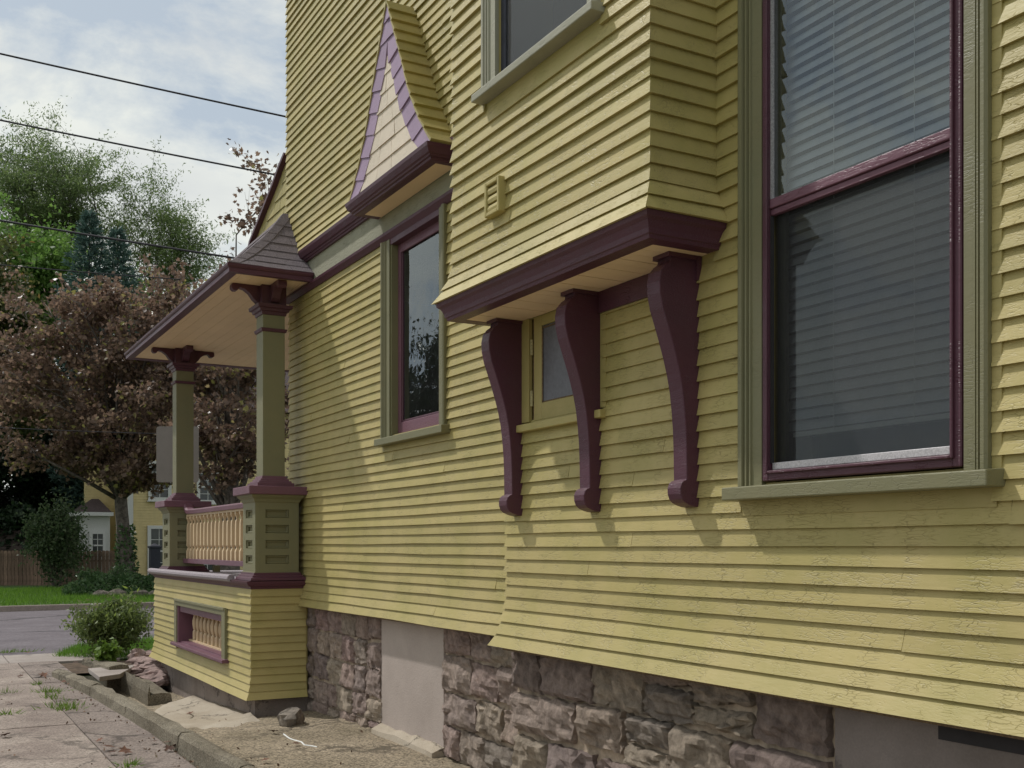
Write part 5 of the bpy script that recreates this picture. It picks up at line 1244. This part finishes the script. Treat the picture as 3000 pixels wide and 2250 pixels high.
def nwin(px0, px1, py0, py1, Y=NY, cols=2, rows=2, tw=.14):
    a, b = npt(px0, py1, Y-.05), npt(px1, py0, Y-.05); x0, x1, z0, z1 = a.x, b.x, a.z, b.z
    w = empty('window', ((x0+x1)/2, Y, z0)); adopt(w, nh); frn = wallY(Y-.03)
    rect_frame(w, frn, x0, x1, z0, z1, tw, 0, .07, 'white', 'frame', bv=0)
    plate(w, frn, x0-.05, x1+.05, z0-.05, z0, 0, .12, 'white', 'sill')
    zm = (z0+z1)/2
    plate(w, frn, x0+tw, x1-tw, zm-.03, zm+.03, -.01, .05, 'white', 'meeting_rail')
    for (c, d) in ((z0+tw, zm-.03), (zm+.03, z1-tw)):
        plate(w, frn, x0+tw, x1-tw, c, d, -.02, .0, 'nglass', 'pane')
        plate(w, frn, (x0+x1)/2-.012, (x0+x1)/2+.012, c, d, .001, .02, 'white', 'muntin'); plate(w, frn, x0+tw, x1-tw, (c+d)/2-.012, (c+d)/2+.012, .001, .018, 'white', 'muntin')
nwin(434, 502, 1352, 1466); nwin(576, 642, 1380, 1474); nwin(432, 500, 1540, 1690); nwin(575, 640, 1560, 1690)
# white side bay with a small brown roof
YS = NY+.4; a, b = npt(243, 1630, YS), npt(322, 1512, YS)
sb = empty('side_bay', (a.x, YS, .4)); adopt(sb, nh)
MB().box(a.x, b.x, YS, YS+2.5, .2, b.z).build('wall', 'white', sb)
z2 = npt(300, 1488, YS).z
MB().loft([[(a.x-.35, YS-.3, b.z), (b.x+.1, YS-.3, b.z), (b.x+.1, YS+2, b.z), (a.x-.35, YS+2, b.z)], [(a.x-.35, YS-.3, b.z+.15), (b.x+.1, YS-.3, b.z+.15), (b.x+.1, YS+2, b.z+.15), (a.x-.35, YS+2, b.z+.15)]]).build('cornice', 'white', sb)
MB().loft([[(a.x-.3, YS-.25, b.z+.15), (b.x+.05, YS-.25, b.z+.15), (b.x+.05, YS+2, b.z+.15), (a.x-.3, YS+2, b.z+.15)], [(a.x+.5, YS+1, b.z+.75), (b.x-.3, YS+1, b.z+.75), (b.x-.3, YS+2, b.z+.75), (a.x+.5, YS+2, b.z+.75)]]).build('roof', 'nroof', sb)
nwin(262, 310, 1556, 1640, YS, tw=.12)
MB().loft([[(x2-1.4, NY-.6, zt), (xr, NY-.6, zt), (xr, NY+8, zt), (x2-1.4, NY+8, zt)], [(x2+2, NY+3.5, zt+3.2), (xr, NY+3.5, zt+3.2), (xr, NY+4.2, zt+3.2), (x2+2, NY+4.2, zt+3.2)]]).build('roof', 'nroof', nh)
MB().box(x3+.4, xr, YB2+.1, NY+8, .2, zt).build('rear_wall', 'nyellow', nh)

# dark post with a pyramid cap
pp = groundat(453, 39.0, .1); tp = atT(453, 1592, 39.0).z
gp_ = empty('gate_post', pp, 'dark blue-grey post with pyramid cap left of the porch pedestal', 'post')
MB().box(pp.x-.17, pp.x+.17, pp.y-.17, pp.y+.17, .0, tp-.13).build('shaft', 'slate', gp_)
stack(MB(), pp.x, pp.y, [(.17, tp-.18), (.205, tp-.16), (.205, tp-.10), (.18, tp-.095), (.02, tp)]).build('cap', 'slate', gp_)

# bare back of a street sign
sg = atT(520, HY, 17.3); z0, z1 = atT(520, 1413, 17.3).z, atT(520, 1249, 17.3).z; hw = 62*17.3/FPX
sign = empty('street_sign', (sg.x, sg.y, 0), 'bare grey back of a street sign half hidden by the far porch column', 'sign')
rr_ = .045; pts = []
for cx_, cz_, a0_ in ((hw-rr_, z0+rr_, -90), (hw-rr_, z1-rr_, 0), (-hw+rr_, z1-rr_, 90), (-hw+rr_, z0+rr_, 180)):
    for k in range(5): an = R(a0_+k*22.5); pts.append((cx_+rr_*math.cos(an), cz_+rr_*math.sin(an)))
MB().prism(pts, lambda a, b, t: (sg.x+a*CA+t*SA, sg.y-a*SA+t*CA, b), 0, .006).build('sign_plate', 'sign', sign)
MB().box(sg.x-.02, sg.x+.02, sg.y-.03, sg.y-.008, -.1, z1-.05).build('post', 'steel', sign)

# overhead cables along the street
def cable(pa, pb, t, r, label, ext=1.2):
    A_, B_ = atT(pa[0], pa[1], t), atT(pb[0], pb[1], t*1.03); d = B_-A_; A2, B2 = A_-d*ext, B_+d*ext; sag = d.length*.02
    pts = [A2.lerp(B2, i/24)-Vector((0, 0, sag*(1-(2*i/24-1)**2)-sag*.55)) for i in range(25)]
    return tag(MB().tube(pts, r, 6).build('power_line', 'cable'), label, 'cable', 'overhead cables along the street')
cable((0, 151), (843, 337), 24, .021, 'topmost black overhead cable crossing the sky')
cable((0, 346), (800, 505), 25, .021, 'second black overhead cable, ending behind the gable cheek')
cable((0, 641), (665, 748), 26, .026, 'thick third overhead cable passing in front of the spruces')
cable((0, 774), (250, 796), 27, .013, 'thin fourth overhead cable before the green trees')
cable((0, 1251), (250, 1262), 28, .010, 'lowest hair-thin cable crossing the crimson maple')

# ------------------------------------------------------------------ leaf litter and grit
g_d = np.random.default_rng(91); P = []
for k in range(260):
    Y = g_d.uniform(6.5, 15.0); xk = kerb_x(Y)
    if g_d.random() < .45: X = xk-.02-abs(g_d.normal(0, .12)); z = .006
    elif g_d.random() < .5: X = xk+.17+abs(g_d.normal(0, .10)); z = apron_z(X, Y)+.008
    else: X = g_d.uniform(xk+.2, 3.5 if Y < 10.6 else 3.05); z = apron_z(X, Y)+.008
    P.append((X, Y, z))
for k in range(50):
    px, py = g_d.uniform(0, 620), g_d.uniform(1930, 2245); p = onZ(px, py, .006)
    if p.x < kerb_x(p.y)-.03: P.append(tuple(p))
me_ = leaves('litter', np.array(P), .030, 'litter', seed=92, aspect=.7, up=.0); tag(me_, 'scattered leaf litter and grit along the kerb and gutter', 'litter', kind='stuff')
